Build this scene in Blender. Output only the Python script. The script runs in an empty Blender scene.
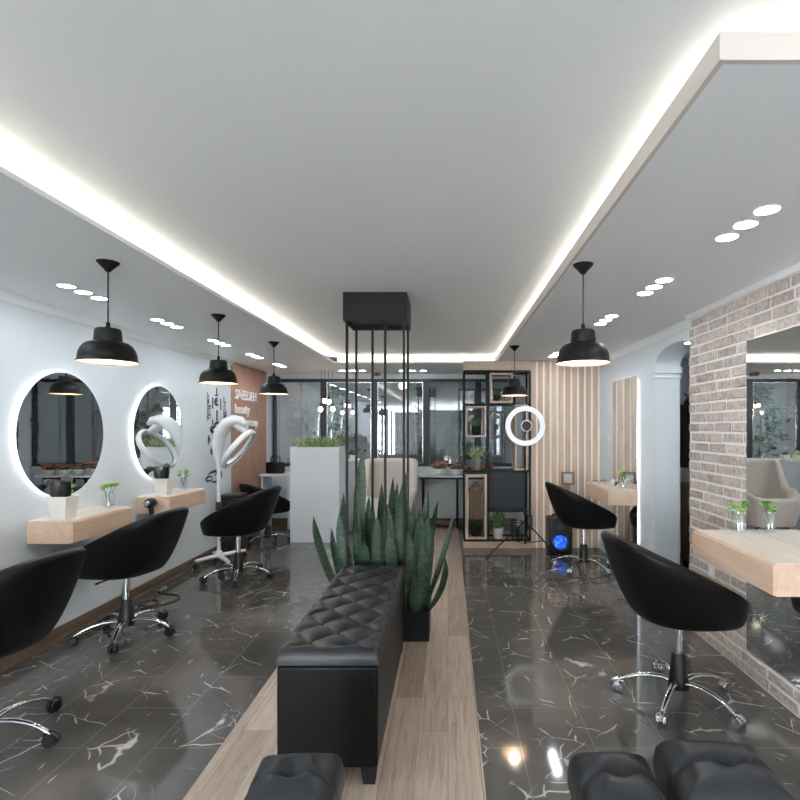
import bpy, bmesh, math, random
from mathutils import Vector, Matrix
PI = math.pi
R = random.Random(7)
scene = bpy.context.scene
COL = scene.collection

# ------------------------------------------------------------------ materials
def srgb(r, g, b):
    def f(c):
        c /= 255.0
        return c/12.92 if c <= 0.04045 else ((c+0.055)/1.055)**2.4
    return (f(r), f(g), f(b), 1.0)

class NT:
    def __init__(s, name):
        s.m = bpy.data.materials.new(name); s.m.use_nodes = True
        s.t = s.m.node_tree; s.n = s.t.nodes; s.l = s.t.links
        s.n.clear()
        s.out = s.n.new('ShaderNodeOutputMaterial')
    def add(s, kind, **kw):
        n = s.n.new(kind)
        for k, v in kw.items():
            if k.startswith('i_'):
                n.inputs[k[2:].replace('_', ' ')].default_value = v
            else:
                setattr(n, k, v)
        return n
    def link(s, a, b): s.l.new(a, b)
    def coords(s, scale=(1, 1, 1), rot=(0, 0, 0)):
        tc = s.add('ShaderNodeTexCoord'); mp = s.add('ShaderNodeMapping')
        mp.inputs['Scale'].default_value = scale; mp.inputs['Rotation'].default_value = rot
        s.link(tc.outputs['Object'], mp.inputs['Vector'])
        return mp.outputs['Vector']
    def noise(s, vec, scale=5, detail=3, rough=.5, dist=0):
        n = s.add('ShaderNodeTexNoise')
        n.inputs['Scale'].default_value = scale; n.inputs['Detail'].default_value = detail
        n.inputs['Roughness'].default_value = rough; n.inputs['Distortion'].default_value = dist
        s.link(vec, n.inputs['Vector'])
        return n.outputs['Fac']
    def ramp(s, fac, stops):
        r = s.add('ShaderNodeValToRGB')
        e = r.color_ramp.elements
        while len(e) < len(stops): e.new(0.5)
        for i, (p, c) in enumerate(stops):
            e[i].position = p; e[i].color = c
        s.link(fac, r.inputs['Fac'])
        return r.outputs['Color']
    def mix(s, fac, a, b, mode='MIX'):
        m = s.add('ShaderNodeMix', data_type='RGBA', blend_type=mode)
        for sock, v in ((m.inputs[0], fac), (m.inputs[6], a), (m.inputs[7], b)):
            if hasattr(v, 'is_linked'): s.link(v, sock)
            else: sock.default_value = v
        return m.outputs[2]
    def math(s, op, a, b=None):
        m = s.add('ShaderNodeMath', operation=op)
        for i, v in enumerate((a, b)):
            if v is None: continue
            if hasattr(v, 'is_linked'): s.link(v, m.inputs[i])
            else: m.inputs[i].default_value = v
        return m.outputs[0]
    def principled(s, color, rough=.5, metal=0.0, bump=None, bump_str=.3, bump_dist=.01, **kw):
        p = s.add('ShaderNodeBsdfPrincipled')
        for nm, v in (('Base Color', color), ('Roughness', rough), ('Metallic', metal)):
            if hasattr(v, 'is_linked'): s.link(v, p.inputs[nm])
            else: p.inputs[nm].default_value = v
        for k, v in kw.items(): p.inputs[k].default_value = v
        if bump is not None:
            b = s.add('ShaderNodeBump'); b.inputs['Strength'].default_value = bump_str
            b.inputs['Distance'].default_value = bump_dist
            s.link(bump, b.inputs['Height']); s.link(b.outputs['Normal'], p.inputs['Normal'])
        s.link(p.outputs['BSDF'], s.out.inputs['Surface'])
        return s.m

def plain(name, rgb, rough=.5, metal=0.0, var=.06, nscale=18, **kw):
    t = NT(name); v = t.coords()
    f = t.noise(v, nscale, 3)
    c = srgb(*rgb)
    lo = tuple(x*(1-var) for x in c[:3])+(1,); hi = tuple(min(1, x*(1+var)) for x in c[:3])+(1,)
    col = t.ramp(f, [(.3, lo), (.7, hi)])
    return t.principled(col, rough, metal, bump=f, bump_str=.04, bump_dist=.002, **kw)

def paint(name, rgb, rough=.6):
    t = NT(name); v = t.coords()
    f = t.noise(v, 60, 4)
    g = t.noise(v, .8, 2)
    c = srgb(*rgb); d = tuple(x*.97 for x in c[:3])+(1,)
    col = t.ramp(g, [(.3, d), (.7, c)])
    return t.principled(col, rough, bump=f, bump_str=.05, bump_dist=.002)

def emit(name, rgb, strength):
    t = NT(name)
    e = t.add('ShaderNodeEmission'); e.inputs['Color'].default_value = rgb; e.inputs['Strength'].default_value = strength
    t.link(e.outputs[0], t.out.inputs['Surface'])
    return t.m

def wood(name, c1, c2, axis='Y', rough=.5, scale=1.0, island=0.0):
    t = NT(name)
    s = {'X': (1.2, 14, 14), 'Y': (14, 1.2, 14), 'Z': (14, 14, 1.2)}[axis]
    v = t.coords(tuple(x*scale for x in s))
    f = t.noise(v, 2.2, 6, .62, .6)
    col = t.ramp(f, [(.28, srgb(*c1)), (.72, srgb(*c2))])
    if island:
        g = t.add('ShaderNodeNewGeometry')
        rr = t.ramp(g.outputs['Random Per Island'], [(0, (1-island,)*3+(1,)), (1, (1+island*.4,)*3+(1,))])
        col = t.mix(1.0, col, rr, 'MULTIPLY')
    return t.principled(col, rough, bump=f, bump_str=.08, bump_dist=.003)

def marble():
    t = NT('dark_marble')
    v = t.coords((1, 1, 1), (0, 0, .6))
    warp = t.add('ShaderNodeTexNoise'); warp.inputs['Scale'].default_value = 1.6; warp.inputs['Detail'].default_value = 4
    t.link(v, warp.inputs['Vector'])
    def add_warp(amount, stretch):
        m = t.add('ShaderNodeVectorMath', operation='MULTIPLY_ADD')
        t.link(warp.outputs['Color'], m.inputs[0]); m.inputs[1].default_value = (amount,)*3
        t.link(v, m.inputs[2])
        mp = t.add('ShaderNodeMapping'); mp.inputs['Scale'].default_value = stretch
        t.link(m.outputs[0], mp.inputs['Vector'])
        return mp.outputs['Vector']
    def vein(sc, stretch, width, mscale, mlo, amount=.22):
        vv = add_warp(amount, stretch)
        vo = t.add('ShaderNodeTexVoronoi', feature='DISTANCE_TO_EDGE'); vo.inputs['Scale'].default_value = sc
        t.link(vv, vo.inputs['Vector'])
        line = t.ramp(vo.outputs['Distance'], [(0, (1, 1, 1, 1)), (width, (0, 0, 0, 1))])
        mask = t.ramp(t.noise(vv, mscale, 2), [(mlo, (0, 0, 0, 1)), (mlo+.10, (1, 1, 1, 1))])
        return t.mix(1.0, line, mask, 'MULTIPLY')
    v1 = vein(3.6, (1.0, .5, 1), .012, 7.5, .53)
    v2 = vein(6.4, (.5, 1.0, 1), .019, 9.0, .535)
    v3 = vein(11.0, (1, 1, 1), .022, 5.0, .60, .3)
    veins = t.mix(1.0, v1, v2, 'ADD')
    veins = t.mix(.55, veins, v3, 'ADD')
    cloud = t.noise(v, 1.3, 5, .6, .4)
    base = t.ramp(cloud, [(.3, srgb(74, 72, 70)), (.55, srgb(94, 92, 89)), (.8, srgb(118, 115, 111))])
    col = t.mix(t.math('MINIMUM', veins, .8), base, srgb(222, 220, 216))
    tile = t.add('ShaderNodeTexBrick', offset=.5)
    vt = t.coords((1, 1, 1), (0, 0, PI/2))
    t.link(vt, tile.inputs['Vector'])
    tile.inputs['Scale'].default_value = 1; tile.inputs['Brick Width'].default_value = .69
    tile.inputs['Row Height'].default_value = .345; tile.inputs['Mortar Size'].default_value = .0024
    tile.inputs['Mortar Smooth'].default_value = .2
    col = t.mix(tile.outputs['Fac'], col, srgb(130, 128, 124))
    return t.principled(col, .07, **{'Specular IOR Level': .65})

def planks():
    t = NT('oak_plank_floor')
    vt = t.coords((1, 1, 1), (0, 0, PI/2))
    b = t.add('ShaderNodeTexBrick', offset=.37)
    t.link(vt, b.inputs['Vector'])
    b.inputs['Color1'].default_value = srgb(158, 141, 127); b.inputs['Color2'].default_value = srgb(200, 183, 168)
    b.inputs['Mortar'].default_value = srgb(118, 103, 92)
    b.inputs['Scale'].default_value = 1; b.inputs['Brick Width'].default_value = .85
    b.inputs['Row Height'].default_value = .145; b.inputs['Mortar Size'].default_value = .0011
    b.inputs['Bias'].default_value = .1
    g = t.noise(t.coords((22, 1.5, 1)), 2.0, 6, .65, .8)
    gr = t.ramp(g, [(.3, srgb(205, 198, 192)), (.62, (1, 1, 1, 1))])
    k = t.noise(t.coords((5, 2, 1)), 3, 3)
    kr = t.ramp(k, [(.68, (1, 1, 1, 1)), (.78, srgb(150, 135, 122))])
    col = t.mix(1.0, b.outputs['Color'], gr, 'MULTIPLY')
    col = t.mix(.7, col, kr, 'MULTIPLY')
    return t.principled(col, .34, bump=g, bump_str=.06, bump_dist=.002)

def brick_mat():
    t = NT('whitewashed_brick')
    g = t.add('ShaderNodeNewGeometry')
    c = t.ramp(g.outputs['Random Per Island'], [(0, srgb(156, 142, 135)), (.3, srgb(184, 172, 164)), (.55, srgb(174, 167, 161)), (.8, srgb(198, 178, 168)), (1, srgb(198, 191, 185))])
    v = t.coords()
    n = t.noise(v, 16, 5, .65)
    w = t.ramp(n, [(.40, (0, 0, 0, 1)), (.75, (1, 1, 1, 1))])
    col = t.mix(t.math('MULTIPLY', w, .5), c, srgb(218, 212, 206))
    d = t.ramp(t.noise(v, 45, 4), [(.35, srgb(190, 184, 180)), (.6, (1, 1, 1, 1))])
    col = t.mix(.6, col, d, 'MULTIPLY')
    return t.principled(col, .85, bump=n, bump_str=.5, bump_dist=.006)

def glass_pane(name, refl, tint, fresnel=True):
    t = NT(name)
    tr = t.add('ShaderNodeBsdfTransparent'); tr.inputs['Color'].default_value = tint
    gl = t.add('ShaderNodeBsdfGlossy'); gl.inputs['Roughness'].default_value = .012
    gl.inputs['Color'].default_value = (.95, .97, 1, 1)
    fr = t.add('ShaderNodeFresnel'); fr.inputs['IOR'].default_value = 1.5
    f = t.math('MAXIMUM', fr.outputs[0], refl)
    mx = t.add('ShaderNodeMixShader')
    if fresnel: t.link(f, mx.inputs[0])
    else: mx.inputs[0].default_value = refl
    t.link(tr.outputs[0], mx.inputs[1]); t.link(gl.outputs[0], mx.inputs[2])
    t.link(mx.outputs[0], t.out.inputs['Surface'])
    return t.m

def leafy(name, c1, c2, rough=.45, bands=False):
    t = NT(name)
    v = t.coords((1, 1, 1))
    if bands:
        v = t.coords((9, 9, 34))
        f = t.noise(v, 1.6, 3, .6, .8)
    else:
        f = t.noise(v, 25, 3)
    col = t.ramp(f, [(.35, srgb(*c1)), (.65, srgb(*c2))])
    return t.principled(col, rough)

M = {}
M['wall'] = paint('wall_white_paint', (214, 222, 227), .55)
M['ceil'] = paint('ceiling_white_paint', (236, 238, 239), .7)
M['fascia'] = paint('warm_darkened_fascia', (206, 197, 189), .7)  # warm lip tone, darkened in the colour to offset the strong fill light
M['marble'] = marble()
M['front'] = paint('charcoal_front_wall_paint', (48, 50, 52), .6)
M['planks'] = planks()
M['brick'] = brick_mat()
M['mortar'] = plain('lime_mortar', (224, 218, 212), .9, nscale=40, var=.03)
M['black_metal'] = plain('black_powder_coated_metal', (15, 16, 17), .5, **{'Specular IOR Level': .3})
M['frame_metal'] = plain('dark_blue_grey_aluminium', (44, 50, 57), .45)
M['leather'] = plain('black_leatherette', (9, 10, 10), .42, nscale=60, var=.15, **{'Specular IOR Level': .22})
M['leather2'] = plain('highlit_black_leatherette', (40, 43, 47), .38, nscale=60, var=.1, **{'Specular IOR Level': .35})  # highlight on the upward black pads put into a greyer colour
M['black_plastic'] = plain('black_plastic', (20, 21, 22), .4)
M['dark_grey'] = plain('dark_grey_plastic', (58, 60, 63), .45)
M['chrome'] = plain('polished_chrome', (225, 226, 228), .08, 1.0, var=.01)
M['steel'] = plain('satin_steel', (200, 202, 205), .25, 1.0, var=.02)
M['mirror'] = plain('mirror_silver', (238, 242, 243), .005, 1.0, var=0.0)
M['white_gloss'] = plain('white_gloss_plastic', (232, 235, 238), .22, var=.02)
M['white_matt'] = plain('white_matt_laminate', (234, 240, 247), .5, var=.02)
M['white_pot'] = plain('white_ceramic', (230, 228, 222), .35, var=.03)
M['grey_pot'] = plain('grey_ceramic', (120, 124, 128), .5)
M['light_wood'] = wood('light_oak_veneer', (202, 172, 148), (222, 196, 174), 'Y', .45)
M['light_wood_x'] = wood('light_oak_end', (204, 176, 150), (224, 200, 176), 'X', .45)
M['light_top'] = wood('pale_oak_top', (222, 208, 194), (234, 224, 212), 'Y', .22)
M['panel_wood'] = wood('cherry_brown_panel', (158, 122, 104), (186, 150, 130), 'Z', .5)
M['slat_wood'] = wood('taupe_oak_slats', (186, 158, 136), (214, 188, 166), 'Z', .5, island=.16)
M['slat_gap'] = paint('white_slat_backing', (240, 236, 230), .6)
M['box_wood'] = wood('pale_pine_box', (176, 158, 142), (204, 186, 170), 'Z', .55)
M['plinth_wood'] = wood('pine_plinth', (176, 150, 128), (200, 176, 154), 'X', .5)
M['dark_wood'] = wood('brown_baseboard_wood', (96, 78, 64), (126, 104, 86), 'Y', .4)
M['lantern_wood'] = wood('weathered_brown_wood', (104, 84, 66), (142, 118, 94), 'Z', .6)
M['fabric'] = plain('cream_fabric', (212, 203, 196), .9, nscale=120, var=.08)
M['glass'] = glass_pane('night_window_glass', .17, (.62, .66, .68, 1))
M['clear'] = glass_pane('clear_vase_glass', .10, (.965, .98, .975, 1), False)
M['smoked'] = glass_pane('smoked_black_glass', .06, (.10, .12, .14, 1))
M['snake'] = leafy('snake_plant_leaf', (26, 44, 33), (66, 92, 68), .42, True)
M['leaf'] = leafy('fresh_green_leaf', (118, 178, 80), (168, 216, 118))
M['leaf_mid'] = leafy('mid_green_leaf', (70, 104, 62), (116, 150, 96))
M['leaf_pale'] = leafy('pale_green_blade', (134, 160, 108), (186, 204, 150))
M['leaf_dark'] = leafy('dark_green_leaf', (34, 52, 38), (66, 88, 62))
M['flower'] = leafy('orange_red_petal', (222, 112, 82), (242, 172, 136))
M['soil'] = plain('potting_soil', (52, 42, 34), .95, nscale=50, var=.4)
M['decal'] = plain('black_wall_decal', (38, 42, 58), .6)
M['letter'] = plain('white_acrylic_letter', (246, 246, 246), .35, var=.01)
M['terrace'] = plain('grey_terrace_render', (66, 65, 62), .9, nscale=6, var=.2)
M['terrace_floor'] = plain('terrace_stone', (92, 90, 88), .7, nscale=10, var=.2)
M['coat'] = plain('black_coat_cloth', (26, 27, 31), .9, nscale=80)
M['spot'] = emit('downlight_glow', (.95, .975, 1, 1), 50)
M['cove'] = emit('cove_led_glow', (1, .95, .80, 1), 7.5)
M['cove_r'] = emit('cove_led_glow_white', (1, .95, .80, 1), 6.0)
M['halo'] = emit('mirror_led_glow', (.97, .985, 1, 1), 7)
M['bulb'] = emit('warm_bulb_glow', (1, .86, .70, 1), 60)
M['globe'] = emit('globe_bulb_glow', (1, .80, .60, 1), 18)
M['ring'] = emit('ring_light_glow', (.95, .97, 1, 1), .62)
def blue_glow():
    t = NT('blue_led_glow'); f = t.noise(t.coords(), 28, 3, .6, 1.2)
    e = t.add('ShaderNodeEmission'); e.inputs['Strength'].default_value = .8
    t.link(t.ramp(f, [(.35, (.005, .03, .42, 1)), (.55, (.02, .14, 1, 1)), (.72, (.25, .5, 1, 1))]), e.inputs['Color'])
    t.link(e.outputs[0], t.out.inputs['Surface'])
    return t.m
M['blue'] = blue_glow()
M['out_fill'] = emit('terrace_fill_glow', (1, .93, .82, 1), 7)  # glow of the lamp added to light the terrace
M['shade_in'] = plain('warm_tinted_enamel', (214, 190, 164), .5, var=.02)  # bulb's warm light tinted into the white lining
M['trimwhite'] = plain('white_trim_ring', (236, 238, 240), .4, var=.01)

# ------------------------------------------------------------------ geometry
class MB:
    def __init__(s): s.bm = bmesh.new()
    def box(s, x0, x1, y0, y1, z0, z1, mat=None):
        vs = [s.bm.verts.new((x, y, z)) for z in (z0, z1) for y in (y0, y1) for x in (x0, x1)]
        if mat is not None:
            for v in vs: v.co = mat @ v.co
        for f in ((0, 2, 3, 1), (4, 5, 7, 6), (0, 1, 5, 4), (2, 6, 7, 3), (0, 4, 6, 2), (1, 3, 7, 5)):
            s.bm.faces.new([vs[i] for i in f])
        return s
    def loft(s, rings, cap0=True, cap1=True, closed=True):
        vr = [[s.bm.verts.new(p) for p in r] for r in rings]
        n = len(vr[0])
        for a, b in zip(vr, vr[1:]):
            for i in range(n if closed else n-1):
                j = (i+1) % n
                s.bm.faces.new((a[i], a[j], b[j], b[i]))
        if cap0 and n > 2: s.bm.faces.new(list(reversed(vr[0])))
        if cap1 and n > 2: s.bm.faces.new(vr[-1])
        return s
    def lathe(s, prof, c=(0, 0, 0), seg=32, cap0=True, cap1=True, mat=None, sx=1, sy=1):
        rings = []
        for r, z in prof:
            ring = [Vector((c[0]+max(r, 1e-4)*sx*math.cos(2*PI*i/seg), c[1]+max(r, 1e-4)*sy*math.sin(2*PI*i/seg), c[2]+z)) for i in range(seg)]
            if mat is not None: ring = [mat @ p for p in ring]
            rings.append(ring)
        return s.loft(rings, cap0, cap1)
    def tube(s, pts, r, seg=10, squash=1.0, up=None):
        pts = [Vector(p) for p in pts]
        n = len(pts); rings = []
        rad = r if isinstance(r, (list, tuple)) else [r]*n
        ref = Vector(up) if up else None
        prev = None
        for i, p in enumerate(pts):
            t = (pts[min(i+1, n-1)]-pts[max(i-1, 0)]).normalized()
            if ref is not None: a = ref - t*ref.dot(t)
            elif prev is None:
                a = Vector((0, 0, 1)) if abs(t.z) < .9 else Vector((1, 0, 0)); a = a-t*a.dot(t)
            else: a = prev - t*prev.dot(t)
            a.normalize(); prev = a; b = t.cross(a)
            rings.append([p + a*rad[i]*squash*math.cos(2*PI*k/seg) + b*rad[i]*math.sin(2*PI*k/seg) for k in range(seg)])
        return s.loft(rings)
    def ball(s, c, r, seg=12, sz=1.0):
        return s.lathe([(r*math.sin(PI*i/8), -r*sz*math.cos(PI*i/8)) for i in range(9)], c, seg)
    def torus(s, c, R0, r, seg=40, n=10, mat=None, a0=0, a1=2*PI, sq=1.0):
        rings = []
        full = abs(a1-a0-2*PI) < 1e-6
        for i in range(seg if full else seg+1):
            a = a0+(a1-a0)*i/seg
            ring = []
            for k in range(n):
                b = 2*PI*k/n
                p = Vector(((R0+r*math.cos(b))*math.cos(a), (R0+r*math.cos(b))*math.sin(a), r*sq*math.sin(b)))
                if mat is not None: p = mat @ p
                ring.append(p+Vector(c))
            rings.append(ring)
        if full: rings.append(rings[0]); 
        vr = []
        for i, rg in enumerate(rings):
            if full and i == len(rings)-1: vr.append(vr[0])
            else: vr.append([s.bm.verts.new(p) for p in rg])
        for a, b in zip(vr, vr[1:]):
            for k in range(n):
                j = (k+1) % n
                s.bm.faces.new((a[k], b[k], b[j], a[j]))
        if not full:
            s.bm.faces.new(vr[0]); s.bm.faces.new(list(reversed(vr[-1])))
        return s
    def prism(s, poly, axis, a, b):
        """poly: list of 2D points; axis 'X': (y,z) extruded in x; 'Y': (x,z); 'Z': (x,y)"""
        def P(p, t):
            return {'X': (t, p[0], p[1]), 'Y': (p[0], t, p[1]), 'Z': (p[0], p[1], t)}[axis]
        return s.loft([[P(p, a) for p in poly], [P(p, b) for p in poly]])
    def blade(s, base, tip, width, bulge=(0, 0, 0), face=(0, -1, 0), seg=10, fold=.25, shape=None, thick=.0):
        """a leaf: a curved folded strip from base to tip, closed with a thin back"""
        base = Vector(base); tip = Vector(tip); bl = Vector(bulge); face = Vector(face)
        fr, bk = [], []
        for i in range(seg+1):
            u = i/seg
            p = base.lerp(tip, u)+bl*(4*u*(1-u))
            w = width*(shape(u) if shape else (math.sin(PI*min(1, .16+.84*u)**.9))**.7)
            t = (base.lerp(tip, min(1, u+.02))+bl*(4*min(1, u+.02)*(1-min(1, u+.02)))-p)
            if t.length < 1e-6: t = tip-base
            t.normalize()
            side = t.cross(face)
            if side.length < 1e-4: side = Vector((1, 0, 0))
            side.normalize(); nrm = side.cross(t)
            w = max(w, .0012)
            fr.append([p-side*w/2+nrm*w*fold, p, p+side*w/2+nrm*w*fold])
            bk.append(p-nrm*(thick or max(.0015, w*.07)))
        rows = [[s.bm.verts.new(q) for q in r]+[s.bm.verts.new(b)] for r, b in zip(fr, bk)]
        for a, b in zip(rows, rows[1:]):
            for i, j in ((0, 1), (1, 2), (2, 3), (3, 0)):
                s.bm.faces.new((a[i], a[j], b[j], b[i]))
        return s
    def build(s, name, mat, parent=None, smooth=True, bevel=0, bseg=2, sub=0, angle=40):
        bmesh.ops.recalc_face_normals(s.bm, faces=s.bm.faces[:])
        me = bpy.data.meshes.new(name); s.bm.to_mesh(me); s.bm.free()
        o = bpy.data.objects.new(name, me); COL.objects.link(o)
        mats = mat if isinstance(mat, (list, tuple)) else [mat]
        for m in mats: me.materials.append(m)
        if smooth:
            for p in me.polygons: p.use_smooth = True
            me.set_sharp_from_angle(angle=math.radians(angle))
        if bevel:
            b = o.modifiers.new('bevel', 'BEVEL'); b.width = bevel; b.segments = bseg; b.limit_method = 'ANGLE'; b.angle_limit = math.radians(40)
        if sub:
            m = o.modifiers.new('sub', 'SUBSURF'); m.levels = sub; m.render_levels = sub
        if parent: o.parent = parent
        return o

def BX(name, mat, x0, x1, y0, y1, z0, z1, parent=None, bevel=0):
    return MB().box(x0, x1, y0, y1, z0, z1).build(name, mat, parent, bevel=bevel)
def tag(o, label, cat, group=None, kind=None):
    o['label'] = label; o['category'] = cat
    if group: o['group'] = group
    if kind: o['kind'] = kind
    return o
def thing(name, label, cat, loc=(0, 0, 0), rotz=0, group=None):
    o = bpy.data.objects.new(name, None); COL.objects.link(o)
    o.empty_display_size = .1
    o.location = loc; o.rotation_euler = (0, 0, rotz)
    return tag(o, label, cat, group)
def struct(o): o['kind'] = 'structure'; return o
def dup(root, loc, rotz=None, label=None, group=None, scale=None):
    r = root.copy(); COL.objects.link(r); r.location = loc
    if rotz is not None: r.rotation_euler = (0, 0, rotz)
    if scale: r.scale = (scale,)*3
    if label: r['label'] = label
    if group: r['group'] = group
    for ch in list(root.children):
        c = ch.copy(); COL.objects.link(c); c.parent = r
        for g in list(ch.children):
            d = g.copy(); COL.objects.link(d); d.parent = c
    return r

# ------------------------------------------------------------------ setting
XL, XR, YB, YF = -2.75, 1.90, 8.0, -11.5
WY = -4.0
ZC, ZR = 2.34, 2.453          # dropped and raised ceiling
S = struct
S(BX('floor', M['marble'], XL-.1, 3.6, YF, YB+.1, -.06, 0))
S(BX('floor', M['planks'], -1.07, .155, YF, YB, 0.0, .002))
S(BX('wall_left', M['wall'], XL-.12, XL, WY, YB+.1, 0, 2.6))
# front of the room behind the camera: plain end wall, unseen side windows added to let in fill light
S(BX('wall_front', M['front'], XL-.1, 3.7, YF-.1, YF, 0, 2.6))
for nm, xa, xb in (('window_6', XL-.12, XL), ('window_7', XR, XR+.235)):
    mb = MB()
    mb.box(xa, xb, YF, WY, 2.37, 2.6); mb.box(xa, xb, YF, WY, -.06, .12)
    for fy in (YF, -9.6, -7.8, -5.9, WY-.06): mb.box(xa, xb, fy, fy+.06, .12, 2.37)
    S(mb.build(nm, M['frame_metal'], smooth=False))
# unseen roof added to keep the sky light off the terrace
S(BX('terrace_sky_block', M['terrace'], -4.6, 3.6, YB+.14, 10.55, 2.8, 2.9))
# right wall with an arched passage between Y 3.88 and 4.68
arch = [(3.88, 0), (3.88, 2.06)]
for i in range(1, 24):
    a = PI-PI*i/24
    arch.append((4.31+.43*math.cos(a), 2.06+.155*math.sin(a)))
arch += [(4.74, 2.06), (4.74, 0)]
mb = MB()
poly = [(WY, 0), (WY, 2.6), (6.45, 2.6), (6.45, 0)] + list(reversed(arch))
mb.prism(poly, 'X', XR, XR+.235)
S(mb.build('wall_right', M['wall'], smooth=False))
mb = MB()          # capital band on the far jamb of the arch
mb.box(XR-.012, XR+.25, 4.715, 4.76, 2.0, 2.06); mb.box(XR-.006, XR+.243, 4.728, 4.76, 1.955, 1.975)
S(mb.build('trim_1', M['wall'], bevel=.004))
# passage room behind the arch
S(BX('wall_passage_far', M['wall'], XR+.235, 3.6, 6.2, 6.3, 0, 2.6))
S(BX('ceiling_passage', M['ceil'], XR+.235, 3.6, WY+.1, 6.2, ZC, ZR-.001))
S(BX('wall_passage_near', M['wall'], XR+.235, 3.6, WY, WY+.1, 0, 2.6))
S(BX('wall_passage_side', M['wall'], 3.6, 3.7, WY, 6.3, 0, 2.6))
# block behind the slats
S(BX('wall_slat_side', M['wall'], 1.06, XR+.235, 6.475, YB+.1, 0, 2.6))
# back wall: sill, header
S(BX('wall_back', M['wall'], XL, 1.06, YB, YB+.14, 0, .90))
S(BX('wall_back', M['wall'], XL, 1.06, YB, YB+.14, 2.265, 2.6))
S(BX('baseboard_back', M['dark_wood'], XL+.02, 1.06, YB-.015, YB, 0, .10, bevel=.003))
mb = MB(); mb.box(XL, XL+.014, WY, YB-.02, 0, .075); mb.box(XL, XL+.020, WY, YB-.02, .075, .10); mb.box(XL, XL+.03, WY, YB-.02, 0, .022)
S(mb.build('baseboard_left', M['dark_wood'], bevel=.003))
S(BX('baseboard_right', M['wall'], XR-.014, XR, 4.76, 6.44, 0, .09, bevel=.003))
# ceilings
S(BX('ceiling', M['ceil'], XL-.12, 3.7, YF-.1, YB+.15, ZR, ZR+.12))
t_ = .022
sl = S(BX('ceiling', M['ceil'], XL, -1.47, YF, YB, ZC, ZC+t_))
sb = S(BX('ceiling', M['ceil'], -1.47, .62, 6.70, YB, ZC, ZC+t_))
mb = MB(); mb.box(.635, XR, 1.19, YB, ZC, ZC+t_); mb.box(.62, .635, 6.70, YB, ZC, ZC+t_)
sr = S(mb.build('ceiling', M['ceil'], smooth=False))
S(BX('ceiling', M['ceil'], -1.47, .62, 6.84, 6.855, ZC+t_, ZR))  # upright board added behind the back strip to catch its light
mb = MB(); mb.box(.62, .6349, 1.175, 6.70, ZC, 2.404); mb.box(.635, XR, 1.175, 1.1899, ZC, 2.404)
mb.build('fascia_board', M['fascia'], sr, smooth=False)
zl = ZC+t_
BX('light_strip', M['cove'], -1.575, -1.570, YF, 6.79, zl+.001, zl+.034, sl)
BX('light_strip', M['cove'], -1.56, .70, 6.765, 6.79, zl, zl+.006, sb)
mb = MB(); mb.box(.74, .745, 1.29, 6.75, zl+.022, zl+.062); mb.box(.745, XR, 1.285, 1.29, zl+.022, zl+.062)
mb.build('light_strip', M['cove_r'], sr)
# cornices
def cornice(name, x, sgn, y0, y1, k=1.0):
    p = [(x, ZC), (x, ZC-.055), (x+sgn*.012, ZC-.055), (x+sgn*.03, ZC-.035), (x+sgn*.052, ZC-.012), (x+sgn*.055, ZC)]
    p = [(x+(q-x)*k, ZC+(w_-ZC)*k) for q, w_ in p]
    return S(MB().prism(p, 'Y', y0, y1).build(name, M['ceil']))
cornice('trim_2', XL, 1, WY, 6.5); cornice('trim_3', XR, -1, 3.88, 6.44); cornice('trim_4', 1.81, -1, 1.19, 3.88, .5)

# brick cladding on the right wall
mb = MB()
mb.box(1.8155, XR-.001, 1.2, 3.862, 0, ZC-.001)
mort = S(mb.build('wall_right', M['mortar'], smooth=False))
mb = MB(); rb = random.Random(3)
ch, bl, mo = .0700, .232, .0105
row = 0; z = .004
while z < ZC-.02:
    y = 1.2-(bl/2 if row % 2 else 0)-rb.uniform(0, .05)
    while y < 3.87:
        L = bl*rb.uniform(.82, 1.1)
        y0, y1 = max(y, 1.2), min(y+L-mo, 3.87)
        if y1-y0 > .03:
            o = rb.uniform(-.003, .003)
            mb.box(1.811+o, 1.84, y0, y1, z+rb.uniform(0, .003), min(z+ch-mo+rb.uniform(-.002, .001), ZC-.003))
        y += L
    z += ch; row += 1
bro = mb.build('brick_facing', M['brick'], mort, bevel=.004, bseg=1)

# wood panel on far left wall (the sign wall)
S(BX('wall_left', M['panel_wood'], XL, XL+.018, 6.53, 7.74, .0, ZC-.002))

# windows: five dark framed units with outside grilles
wx = [-2.73, -1.94, -1.148, -.34, .47, 1.05]
for i in range(5):
    x0, x1 = wx[i], wx[i+1]; z0, z1 = .90, 2.265
    f = .048
    mb = MB()
    mb.box(x0, x1, YB+.02, YB+.09, z0, z0+f); mb.box(x0, x1, YB+.02, YB+.09, z1-f, z1)
    mb.box(x0, x0+f, YB+.02, YB+.09, z0+f, z1-f); mb.box(x1-f, x1, YB+.02, YB+.09, z0+f, z1-f)
    w = S(mb.build('window_%d' % (i+1), M['frame_metal'], bevel=.003))
    a = .012
    mb = MB()
    if i in (1, 2):
        mb.box(x0+f, x1-f, YB+.03, YB+.07, z0+f, z0+f+a); mb.box(x0+f, x1-f, YB+.03, YB+.07, z1-f-a, z1-f)
        mb.box(x0+f, x0+f+a, YB+.03, YB+.07, z0+f+a, z1-f-a); mb.box(x1-f-a, x1-f, YB+.03, YB+.07, z0+f+a, z1-f-a)
        mb.build('inner_sash', M['steel'], w)
    BX('pane', M['glass'], x0+f, x1-f, YB+.048, YB+.053, z0+f, z1-f, w)
    mb = MB()
    for gz in (1.24, 1.56, 1.88):
        mb.box(x0+.01, x1-.01, YB+.20, YB+.212, gz, gz+.012)
    for k in (1,):
        gx = x0+(x1-x0)*k/2
        mb.box(gx-.006, gx+.006, YB+.20, YB+.212, .92, 2.26)
    mb.build('grille', M['black_metal'], w)
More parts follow.
